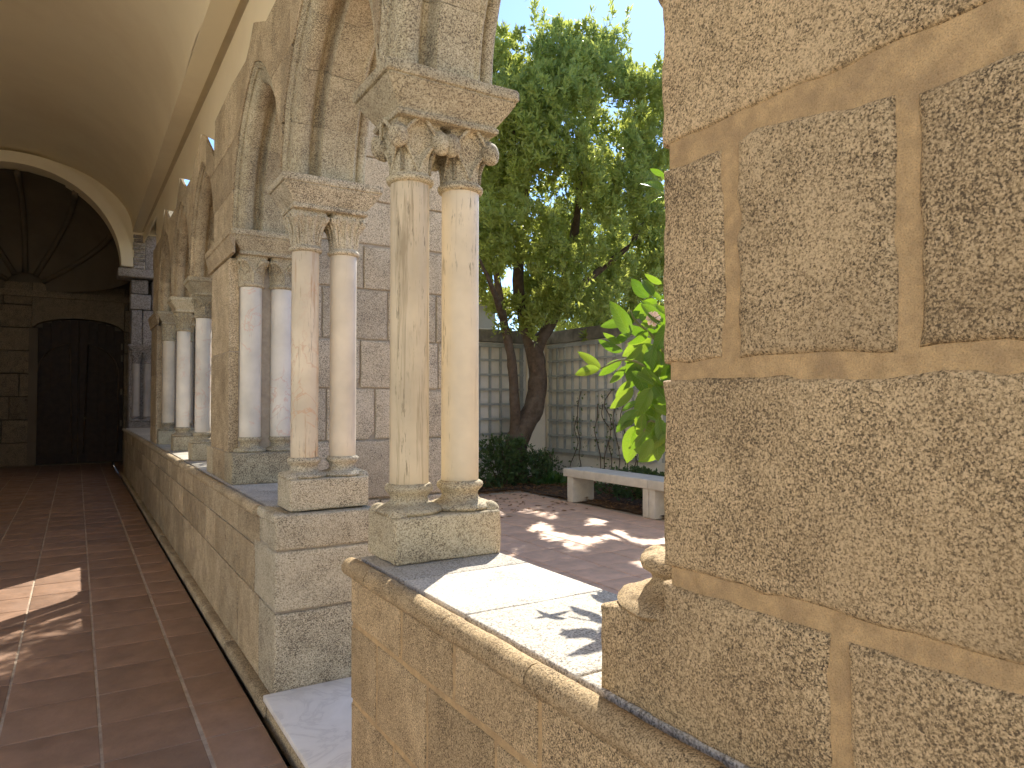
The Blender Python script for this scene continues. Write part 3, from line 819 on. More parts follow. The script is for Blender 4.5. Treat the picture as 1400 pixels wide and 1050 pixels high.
def spandrel(z0, z1f, cuts, mat):
    global k
    for a, b in zip(cuts[:-1], cuts[1:]):
        ys = np.linspace(a + .0015, b - .0015, max(8, int((b - a) / .02)))
        hi = [z1f if z1f < 3.6 else ztop(v) for v in ys]
        run = []
        def flush(run):
            global k
            if len(run) < 3: return
            if run[-1][0] - run[0][0] < .03: return
            lo_ = [(v, l) for v, l, h in run]; up = [(v, h) for v, l, h in run][::-1]
            m = MB(); poly = lo_ + up
            P = np.array(poly)
            prism(m, poly, XW - .004 + r3.uniform(-.001, .001), .952 if (z1f > 3.6 and a > 6) else 1.374, 'x', .004, .05, .0012, k, 16, both=True)
            m.build('stone', mat, spw, 40); k += 1
        for v, h in zip(ys, hi):
            l = max(z0 + .0015, zlow(v)); h2 = h - .0015
            if h2 - l > .012: run.append((v, l, h2))
            else: flush(run); run = []
        flush(run)
bounds_a = [-1.40, -1.22, -.4, .22, .6, 1.0, 1.35, 2.08, 2.45, 2.85, 3.16, 3.5, 3.88, 4.25, 4.59, 5.29 - .34, 5.29, 5.64, 6.045, 6.4, 6.77, 7.1, 7.51, 7.95, 8.27, 8.6, 9.04, 9.4, 9.8, 10.2, 10.57, 11.4]
bounds_b = [-1.40, -.5, .22, .8, 1.25, 1.75, 2.25, 2.7, 3.3, 3.7, 4.1, 4.75, 5.15, 5.6, 6.045, 6.5, 7.0, 7.3, 7.75, 8.1, 8.7, 9.25, 9.9, 10.4, 11.4]
spandrel(SPR, 3.05, bounds_b, G_warm)
spandrel(3.05, 3.4, bounds_a, G_warm)
spandrel(3.4, 9, bounds_b, G_warm)

# ------------------------------------------------------------------ buttress in the courtyard
but = thing('buttress', 'grey granite block wall seen behind the columns, jutting into the courtyard', 'buttress')
boxo(1.40, 2.80, 5.44, 6.0, -.2, 4.5).build('mortar_core', MortarGrey, but)
zs = [-.1, .39, .767, 1.235, 1.648, 2.04, 2.45, 2.815, 3.17, 3.53, 3.92, 4.3, 4.6]
cutx = [[1.39, 1.8, 2.4, 2.82], [1.39, 2.1, 2.82], [1.39, 1.72, 2.30, 2.82], [1.39, 1.66, 2.057, 2.47, 2.82], [1.39, 1.93, 2.62, 2.82], [1.39, 1.62, 2.165, 2.60, 2.82], [1.39, 1.955, 2.50, 2.82],
        [1.39, 1.75, 2.32, 2.82], [1.39, 1.95, 2.45, 2.82], [1.39, 1.6, 2.2, 2.82], [1.39, 1.9, 2.5, 2.82], [1.39, 2.1, 2.82]]
k = 0
for (z0, z1), cx_ in zip(zip(zs[:-1], zs[1:]), cutx):
    for a, b in zip(cx_[:-1], cx_[1:]):
        j = .006
        dz = rnd.uniform(-.006, .006)
        f = 5.42 - (.022 if z1 < 1.24 else 0) + rnd.uniform(-.006, .006)
        poly = [(a + j, z0 + j + dz), (b - j, z0 + j), (b - j, z1 - j + dz * .5), (a + j, z1 - j - rnd.choice([0, 0, .012]))]
        if rnd.random() < .3: poly = poly[:1] + [(b - j - .05, z0 + j), (b - j, z0 + j + .06)] + poly[2:]
        m = MB(); prism(m, poly, f, 5.5, 'y', .011, .03, .004, 500 + k, 14); m.build('stone', G_grey, but, 45); k += 1
    m = MB(); block(m, 2.76, 2.83, 5.43, 6.01, z0 + .005, z1 - .005, .012, .12, .003, 12, k); m.build('stone', G_grey, but, 45)

b2 = thing('buttress', 'second granite buttress farther along the arcade, behind the distant columns', 'buttress')
for i, (z0, z1) in enumerate(zip(zs[:-1], zs[1:])):
    m = MB(); block(m, 1.40, 2.25, 10.70, 10.895, z0 + .004, z1 - .004, .012, .3, .003, 9, i); m.build('stone', G_grey, b2, 45)
nwg = thing('north_sun_screen', 'tall plain unseen wall added beyond the garden wall to block sun from the far bays', 'wall')  # unseen wall put in to keep the sun off the far bays
boxo(3.25, 3.5, 11.2, 25, -.3, 6.6).build('wall_body', WhiteWall, nwg)
boxo(3.2, 3.56, 11.15, 25.05, 6.6, 6.75).build('capping', WallCap, nwg)

# ------------------------------------------------------------------ vault, upper wall, end of the corridor
def wx(y): return float(np.interp(y, [-8, 6.4, 15.6, 17.2], [1.29, 1.29, 1.195, 1.18]))
ZS = 5.16
upw = thing('upper_wall', 'cream plaster wall above the ragged stone arcade, meeting the vault at a shadow groove', 'wall')
def wall_piece(y0, y1, z0, z1, zb=None):
    m = MB(); v = []
    for yy, z0 in ((y0, z0), (y1, z0 if zb is None else zb)): v += [(wx(yy), yy, z0), (wx(yy) + .03, yy, z0), (wx(yy) + .03, yy, z1), (wx(yy), yy, z1)]
    m.add(v, [(0, 1, 2, 3), (4, 7, 6, 5), (0, 3, 7, 4), (1, 5, 6, 2), (0, 4, 5, 1), (3, 2, 6, 7)]); m.build('plaster_panel', Plaster, upw)
op = []
for ya, yb, zt in ((6.07, 6.756, 3.935), (7.36, 8.267, 3.95), (8.75, 9.814, 3.97)):
    f = 1.265 / .92 if yb < 7 else (1.245 / .92 if yb < 9 else 1.23 / .92)
    op.append((ya * f, yb * f, 1.55 + (zt - 1.55) * f))
e = -1.4
for a, b, zt in op:
    wall_piece(e, a, 3.5, ZS - .02); wall_piece(a, b, 1.55 + (zt - 1.55) * .885, ZS - .02, zt); e = b
wall_piece(e, 14.3, 3.5, ZS - .02); wall_piece(14.3, 17.2, 4.95, ZS - .02)
ceil = MB(); XL, XR = -3.12, .985; cxm = (XL + XR) / 2; hw = (XR - XL) / 2
prof = [(XR, ZS + .02)] + [(cxm + hw * math.cos(a), ZS + .02 + 1.32 * math.sin(a)) for a in np.linspace(.06, math.pi - .06, 40)] + [(XL, ZS + .02)]
ysv = np.linspace(-1.4, 17.3, 30); V = []
for yy in ysv:
    for x, z in prof: V.append((x, yy, z))
V = np.array(V); V += vn3(V * .9, 3) * .012
ceil.add(V, gridfaces(len(ysv), len(prof)))
co = structure(ceil.build('ceiling', Plaster, None, 180))
# flat strip and the groove beside it
m = MB(); v = []
for yy in (-1.4, 17.2): v += [(XR, yy, ZS), (wx(yy) - .03, yy, ZS), (wx(yy) - .03, yy, ZS + .14), (XR, yy, ZS + .14)]
v = np.array(v)
m.add(v, [(0, 1, 2, 3), (4, 7, 6, 5), (0, 3, 7, 4), (1, 5, 6, 2), (0, 4, 5, 1), (3, 2, 6, 7)]); m.build('plaster_strip', Plaster, co)
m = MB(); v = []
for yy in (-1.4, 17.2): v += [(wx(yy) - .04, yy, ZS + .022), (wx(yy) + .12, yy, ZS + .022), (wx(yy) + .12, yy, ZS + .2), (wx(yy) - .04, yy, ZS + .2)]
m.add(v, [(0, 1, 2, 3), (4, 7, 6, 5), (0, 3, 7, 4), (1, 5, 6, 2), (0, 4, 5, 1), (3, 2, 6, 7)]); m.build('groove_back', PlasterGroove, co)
boxo(XL - .3, 1.6, -1.5, 21, 6.75, 6.9).build('roof_slab', PlasterDark, co)
boxo(1.41, 1.45, -1.5, 21, 5.145, 6.75).build('roof_edge', WhiteWall, co)
wlf = structure(boxo(XL - .3, XL, 7.6, 21, -.1, 6.75).build('wall_left', Plaster))
boxo(XL - .3, XL, -1.45, 7.6, 4.9, 6.75).build('lintel', Plaster, wlf)  # west side opened out of view to bring light onto arcade and vault

# transverse arch at the far end
ta = thing('transverse_arch', 'round cream plaster arch across the far end of the vaulted corridor', 'arch')
acx, ro, ri, zc = -1.07, 2.06, 1.84, 4.38
nn_ = 48; V = []; th = np.linspace(0, math.pi, nn_)
for a in th:
    for r_, yy in ((ri, 16.75), (ro, 16.75), (ro, 17.35), (ri, 17.35)): V.append((acx + r_ * math.cos(a), yy, zc + r_ * math.sin(a)))
m = MB(); m.add(V, gridfaces(nn_, 4, True) + [(0, 1, 2, 3)]); m.build('arch_ring', Plaster, ta, 35)
# tympanum above the ring
V = []
for a in np.linspace(0, math.pi, nn_):
    V.append((acx + ro * math.cos(a), 17.0, zc + ro * math.sin(a))); V.append((acx + (ro + 1.2) * math.cos(a), 17.0, zc + (ro + 1.4) * math.sin(a)))
m = MB(); m.add(V, gridfaces(nn_, 2)); m.build('tympanum', Plaster, ta)
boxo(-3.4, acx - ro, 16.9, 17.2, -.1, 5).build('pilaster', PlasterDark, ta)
# corner pier
cpier = thing('corner_pier', 'shaded grey stone corner pier at the far end, carrying the round arch', 'pier')
zz = [.97, 1.1]
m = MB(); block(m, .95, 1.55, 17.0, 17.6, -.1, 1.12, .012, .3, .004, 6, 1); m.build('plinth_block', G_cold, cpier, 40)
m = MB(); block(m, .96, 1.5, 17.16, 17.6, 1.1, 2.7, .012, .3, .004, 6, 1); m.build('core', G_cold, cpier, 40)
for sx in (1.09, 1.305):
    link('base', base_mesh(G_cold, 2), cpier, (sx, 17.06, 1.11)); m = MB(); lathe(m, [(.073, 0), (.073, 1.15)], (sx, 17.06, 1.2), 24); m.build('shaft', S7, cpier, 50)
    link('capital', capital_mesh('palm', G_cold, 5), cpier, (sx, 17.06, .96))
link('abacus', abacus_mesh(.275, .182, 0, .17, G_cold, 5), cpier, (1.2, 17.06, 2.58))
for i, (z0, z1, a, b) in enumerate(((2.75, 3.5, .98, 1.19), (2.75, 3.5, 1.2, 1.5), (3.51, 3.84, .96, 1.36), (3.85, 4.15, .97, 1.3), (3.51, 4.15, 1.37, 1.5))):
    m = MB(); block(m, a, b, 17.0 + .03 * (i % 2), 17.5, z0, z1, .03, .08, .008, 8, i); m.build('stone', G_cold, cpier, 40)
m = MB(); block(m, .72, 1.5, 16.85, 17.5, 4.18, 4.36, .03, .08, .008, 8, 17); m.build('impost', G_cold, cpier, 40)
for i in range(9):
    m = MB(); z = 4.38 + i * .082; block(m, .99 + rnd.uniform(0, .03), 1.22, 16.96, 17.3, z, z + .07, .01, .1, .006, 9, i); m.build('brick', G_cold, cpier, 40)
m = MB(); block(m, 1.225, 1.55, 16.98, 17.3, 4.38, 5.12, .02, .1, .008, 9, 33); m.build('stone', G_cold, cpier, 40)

# end wall with the door
G_shade = granite('granite_shade_darkened', (.33, .265, .18), (.22, .17, .11), (.06, .045, .03), 90)  # granite darkened so the end wall sinks into shade by colour
ew = thing('end_wall', 'dark end wall of big stone blocks around the doorway', 'wall')
YE = 20.4
def dtop(x): return 3.28 + .30 * math.sqrt(max(0, 1 - ((x - .05) / .98) ** 2))
cells_ = []
rr = random.Random(3)
for z0 in np.arange(0, 4.1, .55):
    x = -3.1 - rr.random() * .3
    while x < 1.6:
        x1 = x + rr.uniform(.6, 1.0)
        z1 = z0 + .55
        for a, b in ((x, min(x1, -.92)), (max(x, 1.02), x1)):
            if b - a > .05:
                m = MB(); block(m, a + .006, b - .006, YE, YE + .3, z0 + .006, z1 - .006, .015, .4, .004, 5, int(z0 * 9)); m.build('stone', G_shade, ew, 40)
        x = x1
xsd = np.linspace(-.92, 1.02, 17); m = MB()
m.add(np.array([(x, YE + .01, dtop(x)) for x in xsd] + [(x, YE + .01, 4.4) for x in xsd]), [(i, i + 1, i + 18, i + 17) for i in range(16)])
m.add(np.array([(x, YE + .01, dtop(x)) for x in xsd] + [(x, YE + .3, dtop(x)) for x in xsd]), [(i, i + 17, i + 18, i + 1) for i in range(16)])
m.build('lintel', G_shade, ew)
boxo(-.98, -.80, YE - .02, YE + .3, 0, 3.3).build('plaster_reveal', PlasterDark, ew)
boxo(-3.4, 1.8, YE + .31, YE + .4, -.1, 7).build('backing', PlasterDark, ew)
# dark ribbed vault of the end bay
V = []; nu, nv = 18, 16
for i in range(nu):
    a = math.pi * i / (nu - 1)
    for j in range(nv):
        b = j / (nv - 1)
        yy = 17.2 + 3.2 * b; rr_ = 2.05 * math.sqrt(max(.02, 1 - (b * .98) ** 2.2)); V.append((acx + rr_ * math.cos(a), yy, 4.2 + 2.0 * math.sqrt(max(.0, 1 - (b * .98) ** 2.4)) * math.sin(a)))
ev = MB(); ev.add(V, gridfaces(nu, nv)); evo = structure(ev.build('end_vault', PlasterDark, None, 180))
for a in (.55, 1.05, 1.57, 2.1, 2.6):
    P = []
    for b in np.linspace(0, 1, 14):
        rr_ = 2.0 * math.sqrt(max(.02, 1 - (b * .98) ** 2.2)); P.append((acx + rr_ * math.cos(a), 17.2 + 3.15 * b, 4.2 + 1.95 * math.sqrt(max(0, 1 - (b * .98) ** 2.4)) * math.sin(a)))
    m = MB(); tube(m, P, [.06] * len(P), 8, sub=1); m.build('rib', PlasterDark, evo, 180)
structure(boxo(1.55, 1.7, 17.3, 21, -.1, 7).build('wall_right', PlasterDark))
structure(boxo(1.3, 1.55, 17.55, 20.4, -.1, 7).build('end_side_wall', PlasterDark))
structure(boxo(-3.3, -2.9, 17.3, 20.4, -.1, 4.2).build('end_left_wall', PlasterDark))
boxo(-3.1, 1.5, YE - .08, YE, 4.05, 4.2).build('cornice', G_shade, ew)

dr = thing('double_door', 'dark wooden double door in the shadowy end wall', 'door', (.05, YE + .12, 0))
for s in (-1, 1):
    lf = MB(); n = 5
    for q in range(n):
        x0 = s * (.01 + q * .19); x1 = s * (.01 + (q + 1) * .19 - .006)
        a, b = min(x0, x1), max(x0, x1)
        zt = min(dtop(a + .05), dtop(b + .05)) - .02
        box(lf, a, b, 0, .05, .02, zt)
    box(lf, min(s * .008, s * .97), max(s * .008, s * .97), .03, .045, .02, 3.3)
    L = lf.build('door_leaf', Wood, dr)
    pth = [(s * .86, -.02, .25), (s * .86, -.02, 2.2)] + [(s * (.86 - .72 * (1 - math.cos(t))), -.02, 2.2 + .75 * math.sin(t)) for t in np.linspace(.2, 1.5, 7)] + [(s * .12, -.02, .25)]
    mm = MB(); tube(mm, pth, [.018] * len(pth), 6, sub=1); mm.build('panel_moulding', plain('door_moulding', (.10, .065, .04), .2, 8, .5), L, 180)
    hh = MB()
    for z in (.9, 1.7, 2.55, 2.85): box(hh, s * .93 - .02, s * .93 + .02, -.03, 0, z, z + .16)
    hh.build('hinge', Metal, L)
kn = MB(); lathe(kn, [(.01, -.03), (.03, -.015), (.032, 0), (.02, .02), (.005, .03)], (.14, -.04, 1.12), 16); kn.build('knob', Metal, dr, 180)

# ------------------------------------------------------------------ courtyard walls
nw = thing('north_garden_wall', 'limewashed garden wall behind the tree trunk with a stained capping', 'wall')
boxo(1.45, 7.5, 10.9, 11.15, -.3, 2.60).build('wall_body', GardenWall, nw)
m = MB(); block(m, 1.45, 7.44, 10.86, 11.19, 2.60, 2.83, .02, .2, .008, 4, 2); m.build('capping', WallCap, nw, 45)
ewl = thing('east_garden_wall', 'weathered limewashed garden wall behind the bench with a mossy capping', 'wall')
boxo(7.5, 7.75, -9, 11.15, -.3, 2.60).build('wall_body', GardenWall, ewl)
m = MB(); block(m, 7.46, 7.79, -9, 11.19, 2.60, 2.83, .02, .25, .010, 4, 5); m.build('capping', WallCap, ewl, 45)
tw = thing('terrace_bounce_wall', 'unseen white wall added to bounce sunlight, beyond the terrace west of the corridor', 'wall')  # unseen reflector added to throw sunlight back onto west-facing stone
boxo(-13.3, -13, -9, 20, -.3, 6).build('wall_body', WhiteWall, tw); boxo(-13.4, -12.95, -9, 20, 6, 6.15).build('capping', WhiteWall, tw)
sw = thing('south_bounce_wall', 'tall unseen white wall on the south side of the courtyard, added to bounce sunlight', 'wall')  # out-of-view wall put in to fill south-facing stone with reflected sun
boxo(-6, 9.6, -9.3, -9.0, -.3, 5.5).build('wall_body', WhiteWall, sw)
boxo(-6, 9.7, -9.36, -8.9, 5.5, 5.65).build('capping', WhiteWall, sw)

def trellis(axis, c, a0, a1, z0, z1, sp_v, sp_h, label):
    t = thing('trellis_panel', label, 'trellis', (0, 0, 0), 'trellises on the garden walls')
    w = .020
    def bar(u0, u1, za, zb, d0, d1, nm):
        if axis == 'y': m = boxo(c - d1, c - d0, u0, u1, za, zb)
        else: m = boxo(u0, u1, c - d1, c - d0, za, zb)
        m.build(nm, TrellisPaint, t)
    n = int(round((a1 - a0) / sp_v)); nh = int(round((z1 - z0) / sp_h))
    for i in range(n + 1):
        u = a0 + (a1 - a0) * i / n; wv = w * (1.7 if i in (0, n) else 1)
        bar(u - wv, u + wv, z0 - .03, z1 + .03, .035, .060, 'slat')
    for i in range(nh + 1):
        z = z0 + (z1 - z0) * i / nh; wv = w * (1.6 if i in (0, nh) else .9)
        bar(a0 - .03, a1 + .03, z - wv, z + wv, .062, .085, 'slat')
    return t
trellis('x', 10.9, 4.5, 6.93, .70, 2.54, .225, .27, 'grey green square trellis behind the tree trunk')
trellis('y', 7.5, 7.95, 10.68, .66, 2.54, .225, .27, 'weathered grey trellis behind the pale bench')
trellis('y', 7.5, 4.8, 7.7, .66, 2.54, .225, .27, 'grey trellis panel farther right, mostly hidden behind the lemon leaves')

# pale pilaster strip in the corner
m = MB(); block(m, 7.06, 7.44, 10.84, 10.95, .1, 2.6, .006, .3, .002, 5, 2); m.build('corner_post', WhiteWall, nw, 45)

# bench
be = thing('stone_bench', 'pale stone bench with slab legs standing before the trellis', 'bench')
def bb(x0, x1, y0, y1, z0, z1, nm, seed):
    m = MB(); block(m, x0, x1, y0, y1, z0, z1, .006, .12, .001, 8, seed); return m.build(nm, BenchStone, be, 45)
bb(5.80, 6.22, 6.30, 8.00, .50, .61, 'seat', 1); bb(5.80, 6.22, 4.55, 6.292, .50, .61, 'seat', 2)
bb(5.82, 6.19, 7.80, 7.93, .15, .50, 'leg', 3); bb(5.82, 6.19, 6.30, 6.40, .15, .50, 'leg', 4); bb(5.82, 6.19, 6.19, 6.29, .15, .50, 'leg', 5)
bb(5.82, 6.19, 4.62, 4.75, .15, .50, 'leg', 6)

# ------------------------------------------------------------------ foliage
def leaf_cloud(P, D, L, W, fold=.25):
    """one folded two-triangle leaf at every point P, along D"""
    n = len(P)
    D = D / (np.linalg.norm(D, axis=1)[:, None] + 1e-9)
    A = rng.normal(size=(n, 3)); S = np.cross(D, A); S /= (np.linalg.norm(S, axis=1)[:, None] + 1e-9)
    N = np.cross(S, D)
    L = np.asarray(L)[:, None]; W = np.asarray(W)[:, None]
    mid = P + D * L * .45 - N * L * .03
    V = np.stack([P, mid + S * W + N * W * fold, P + D * L - N * L * .12, mid - S * W + N * W * fold], 1).reshape(-1, 3)
    return V
def cloud_mesh(name, V, mat):
    n = len(V) // 4
    me = bpy.data.meshes.new(name); me.vertices.add(len(V)); me.vertices.foreach_set('co', V.ravel())
    b = np.arange(n) * 4
    F = np.stack([b, b + 1, b + 2, b, b + 2, b + 3], 1).ravel()
    me.loops.add(len(F)); me.loops.foreach_set('vertex_index', F.astype(np.int32))
    me.polygons.add(n * 2); me.polygons.foreach_set('loop_start', (np.arange(n * 2) * 3).astype(np.int32))
    try: me.polygons.foreach_set('loop_total', np.full(n * 2, 3, np.int32))
    except Exception: pass
    me.update(calc_edges=True); me.validate(); me.materials.append(mat)
    return me

def sprays(C, O, nleaf, spread, llen, seed_up=.55, wl=.13):
    """whorled sprays of lance leaves around twig tips C, opening along O"""
    n = len(C); P = np.repeat(C, nleaf, 0); D = np.repeat(O, nleaf, 0)
    t = rng.random(n * nleaf)[:, None]
    P = P - D * t * spread * 1.6 + rng.normal(size=P.shape) * spread * .16
    D = D * (seed_up + .5 * (1 - t)) + rng.normal(size=D.shape) * .52
    L = llen * rng.uniform(.65, 1.15, n * nleaf)
    return leaf_cloud(P, D, L, L * wl)

# --- courtyard tree
tr = thing('broadleaf_tree', 'tall leafy evergreen tree with a forked leaning trunk in the courtyard corner', 'tree', (6.45, 10.05, .15))
T0 = np.array([6.45, 10.05, .15])
def tl(pts): return [tuple(np.array(p) - T0) for p in pts]
m = MB(); tube(m, tl([(6.30, 10.05, .05), (6.28, 10.05, .45), (6.33, 10.05, .85), (6.50, 10.05, 1.15), (6.70, 10.05, 1.5), (6.76, 10.05, 1.9), (6.70, 10.05, 2.3), (6.66, 10.08, 2.5)]), [.24, .205, .19, .175, .165, .165, .15, .15], 18, .028, 2, 7)
trunk = m.build('trunk', Bark, tr, 180)
limbs = [([(6.30, 10.05, .75), (6.28, 10.02, 1.15), (6.24, 10.0, 1.7), (6.18, 10.0, 2.3), (6.0, 9.95, 2.9), (5.8, 9.9, 3.8)], [.12, .095, .082, .078, .07, .05]),
         ([(6.68, 10.08, 2.3), (6.85, 10.05, 2.65), (7.1, 10.0, 3.1), (7.4, 10.0, 4.0), (7.6, 10.0, 5.2), (7.6, 9.9, 6.3)], [.13, .11, .095, .085, .06, .03]),
         ([(6.67, 10.08, 2.4), (6.5, 10.08, 2.9), (6.35, 10.05, 3.6), (6.45, 10.0, 4.9), (6.5, 9.9, 6.3), (6.6, 9.9, 7.3)], [.12, .105, .095, .08, .05, .02]),
         ([(6.0, 9.95, 2.9), (5.6, 9.6, 3.3), (5.2, 9.3, 3.7)], [.06, .045, .02]),
         ([(7.15, 10.0, 3.2), (7.7, 9.6, 3.8), (8.3, 9.3, 4.4), (8.8, 9.2, 5.4)], [.08, .06, .045, .02]),
         ([(6.4, 10.02, 4.2), (6.0, 9.5, 4.9), (5.8, 9.3, 5.8)], [.06, .045, .02]),
         ([(7.45, 10.0, 4.3), (7.1, 9.3, 5.0), (7.0, 9.1, 6.0)], [.06, .045, .02])]
for p, r_ in limbs:
    m = MB(); tube(m, tl(p), r_, 12, .012, 3, 9); m.build('limb', Bark, trunk, 180)
def crown_pts(n, c, rad, z0, z1, seed, shafts=False):
    g = np.random.default_rng(seed); out = []
    while sum(len(o) for o in out) < n:
        q = g.uniform(-1, 1, (n * 3, 3)); rr_ = (np.abs(q[:, 0]) ** 2.6 + np.abs(q[:, 1]) ** 2.6 + np.abs(q[:, 2]) ** 3.2) ** (1 / 2.8)
        P = np.column_stack([c[0] + q[:, 0] * rad[0], c[1] + q[:, 1] * rad[1], (z0 + z1) / 2 + q[:, 2] * (z1 - z0) / 2])
        lump = vnoise(P * 1.15, seed) * .17 + vnoise(P * 2.6, seed + 4) * .13
        keep = (rr_ < .90 + lump) & ((rr_ > .55) | (g.random(len(q)) < .35))
        keep &= (vnoise(P * 1.9, seed + 8) > -.22)
        if shafts:                                   # lanes carved along the sun direction so sunspots reach the paving
            a_ = np.cross(np.array(SUN), [0, 0, 1.]); a_ /= np.linalg.norm(a_); b_ = np.cross(np.array(SUN), a_)
            Q = np.column_stack([P @ a_, P @ b_, np.zeros(len(P))])
            keep &= ~((vnoise(Q * 3.3, 77) > .17) & (P[:, 2] < 6.6) & (P[:, 0] > 6.5))
        out.append(P[keep])
    return np.concatenate(out)[:n]
CR = np.array([7.35, 9.75]); 
Cp = crown_pts(9000, CR, (2.6, 1.75), 2.58, 8.05, 12, True)
O = np.column_stack([(Cp[:, 0] - CR[0]) * .16, (Cp[:, 1] - CR[1]) * .2, np.full(len(Cp), .95)]) + rng.normal(size=Cp.shape) * .33
O /= np.linalg.norm(O, axis=1)[:, None]
V1 = sprays(Cp, O, 15, .07, .115, .35, .17)
# long shoots standing out of the top
S_c = []
for bx, by, bz, h in ((6.55, 9.7, 7.5, 1.25), (6.75, 9.9, 7.4, .8), (8.35, 9.6, 7.6, 1.1), (8.15, 9.8, 7.5, 1.2), (7.6, 9.6, 7.6, .7), (9.35, 9.6, 7.1, .8), (7.2, 9.5, 7.6, .45), (5.9, 9.6, 7.0, .7), (9.7, 9.7, 6.9, 1.0), (7.9, 9.4, 7.5, .55), (6.2, 9.3, 7.2, .6)):
    dx, dy = rng.normal(0, .12, 2)
    for q in np.linspace(0, 1, int(h * 13)): S_c.append((bx + dx * q * h + rng.normal(0, .05), by + dy * q * h + rng.normal(0, .05), bz + q * h))
S_c = np.array(S_c); So = np.tile([0, 0, 1.], (len(S_c), 1)) + rng.normal(size=S_c.shape) * .3
V2 = sprays(S_c, So, 12, .09, .14)
o = link('crown', cloud_mesh('crown', np.concatenate([V1, V2]) - T0, LeafTree), tr)

# second tree farther along the courtyard, mostly behind the pier
t2 = thing('second_tree', 'leafy tree behind the garden wall, its crown showing above the bench', 'tree', (10.5, 12.8, 0))
m = MB(); tube(m, [(0, 0, -.3), (.1, 0, 1.5), (0, .1, 3), (.1, 0, 4.5)], [.2, .17, .14, .08], 12, .02, 2); m.build('trunk', Bark, t2, 180)
Cq = crown_pts(1500, (0, 0), (2.2, 1.8), 2.3, 6.5, 31); Oq = np.column_stack([Cq[:, 0] * .2, Cq[:, 1] * .2, np.full(len(Cq), .6)]) + rng.normal(size=Cq.shape) * .4
link('crown', cloud_mesh('crown', sprays(Cq, Oq, 14, .2, .17), LeafTree), t2)

t3 = thing('young_tree', 'young tree behind the granite buttress that dapples the corridor floor', 'tree', (3.25, 8.45, .15))
m = MB(); tube(m, [(0, 0, -.05), (.04, 0, 1.2), (-.03, .02, 2.3), (.02, 0, 3.3), (.05, 0, 4.3)], [.07, .06, .05, .035, .015], 10, .006, 2); m.build('trunk', Bark, t3, 180)
Cq = crown_pts(330, (.1, .05), (1.0, .95), 2.3, 4.9, 41); Oq = np.column_stack([Cq[:, 0] * .4, Cq[:, 1] * .4, np.full(len(Cq), .6)]) + rng.normal(size=Cq.shape) * .4
link('crown', cloud_mesh('crown', sprays(Cq, Oq, 14, .16, .13), LeafTree), t3)

# bushes in the bed
def bush(name, label, cat, c, rad, h, n, ll, mat, seed, wl=.2, group=None):
    t = thing(name, label, cat, (c[0], c[1], .15), group)
    g = np.random.default_rng(seed)
    P = g.normal(size=(n, 3)) * np.array([rad[0], rad[1], 1]) * .45; P[:, 2] = g.random(n) ** .9 * h * (1 - .45 * (P[:, 0] / rad[0]) ** 2).clip(.3, 1)
    D = np.column_stack([P[:, 0], P[:, 1], np.full(n, .35 * h + .1)]) + g.normal(size=(n, 3)) * .3
    link('foliage', cloud_mesh('foliage', sprays(P, D / np.linalg.norm(D, axis=1)[:, None], 9, ll * .8, ll, .5, wl), mat), t)
    m = MB()
    for i in range(7):
        a = g.normal(0, .3, 2) * np.array(rad); tube(m, [(a[0] * .2, a[1] * .2, -.02), (a[0] * .7, a[1] * .7, h * .4), (a[0], a[1], h * .85)], [.012, .009, .004], 6)
    m.build('stem', Bark, t, 180)
bush('bush', 'dark leafy bush in front of the forked trunk, next to the columns', 'bush', (5.9, 9.75), (.75, .35), .85, 420, .075, LeafDark, 1)
bush('bush', 'small upright bush right of the trunk base', 'bush', (6.5, 9.65), (.3, .22), .60, 130, .07, LeafDark, 2)
bush('bush', 'little shrub at the foot of the garden wall corner', 'bush', (7.15, 10.3), (.22, .2), .55, 70, .06, LeafDark, 3)
bush('bush', 'low dark shrub under the bench along the wall', 'bush', (6.8, 7.4), (.3, 1.0), .45, 330, .08, LeafDark, 4)
bush('ground_plant', 'broad leaved green ground plant beside the trunk', 'plant', (6.75, 9.55), (.38, .2), .16, 60, .13, leaf_mat('green_rosette_leaf', (.07, .15, .04), (.2, .35, .05)), 5, .36)
# sparse climber on the east trellis
cl = thing('climbing_plant', 'sparse climber with thin stems on the weathered trellis', 'climber', (7.38, 9.0, .15))
m = MB(); g = np.random.default_rng(8); pts = []
for i in range(9):
    y0 = g.uniform(-1.2, 1.2); q = [(g.normal(0, .01), y0 * .8, 0)]
    for z in np.arange(.25, g.uniform(1.2, 2.1), .22): q.append((g.normal(0, .02), q[-1][1] + g.normal(0, .07), z))
    tube(m, q, [.008] * len(q), 5); pts += q
m.build('stem', Bark, cl, 180)
pts = np.array(pts); pts = np.repeat(pts, 5, 0) + g.normal(size=(len(pts) * 5, 3)) * np.array([.03, .07, .09])
keep = pts[:, 2] > .15; pts = pts[keep]
link('foliage', cloud_mesh('foliage', leaf_cloud(pts, g.normal(size=pts.shape) + [0, 0, -.2], np.full(len(pts), .055), np.full(len(pts), .016)), LeafDark), cl)

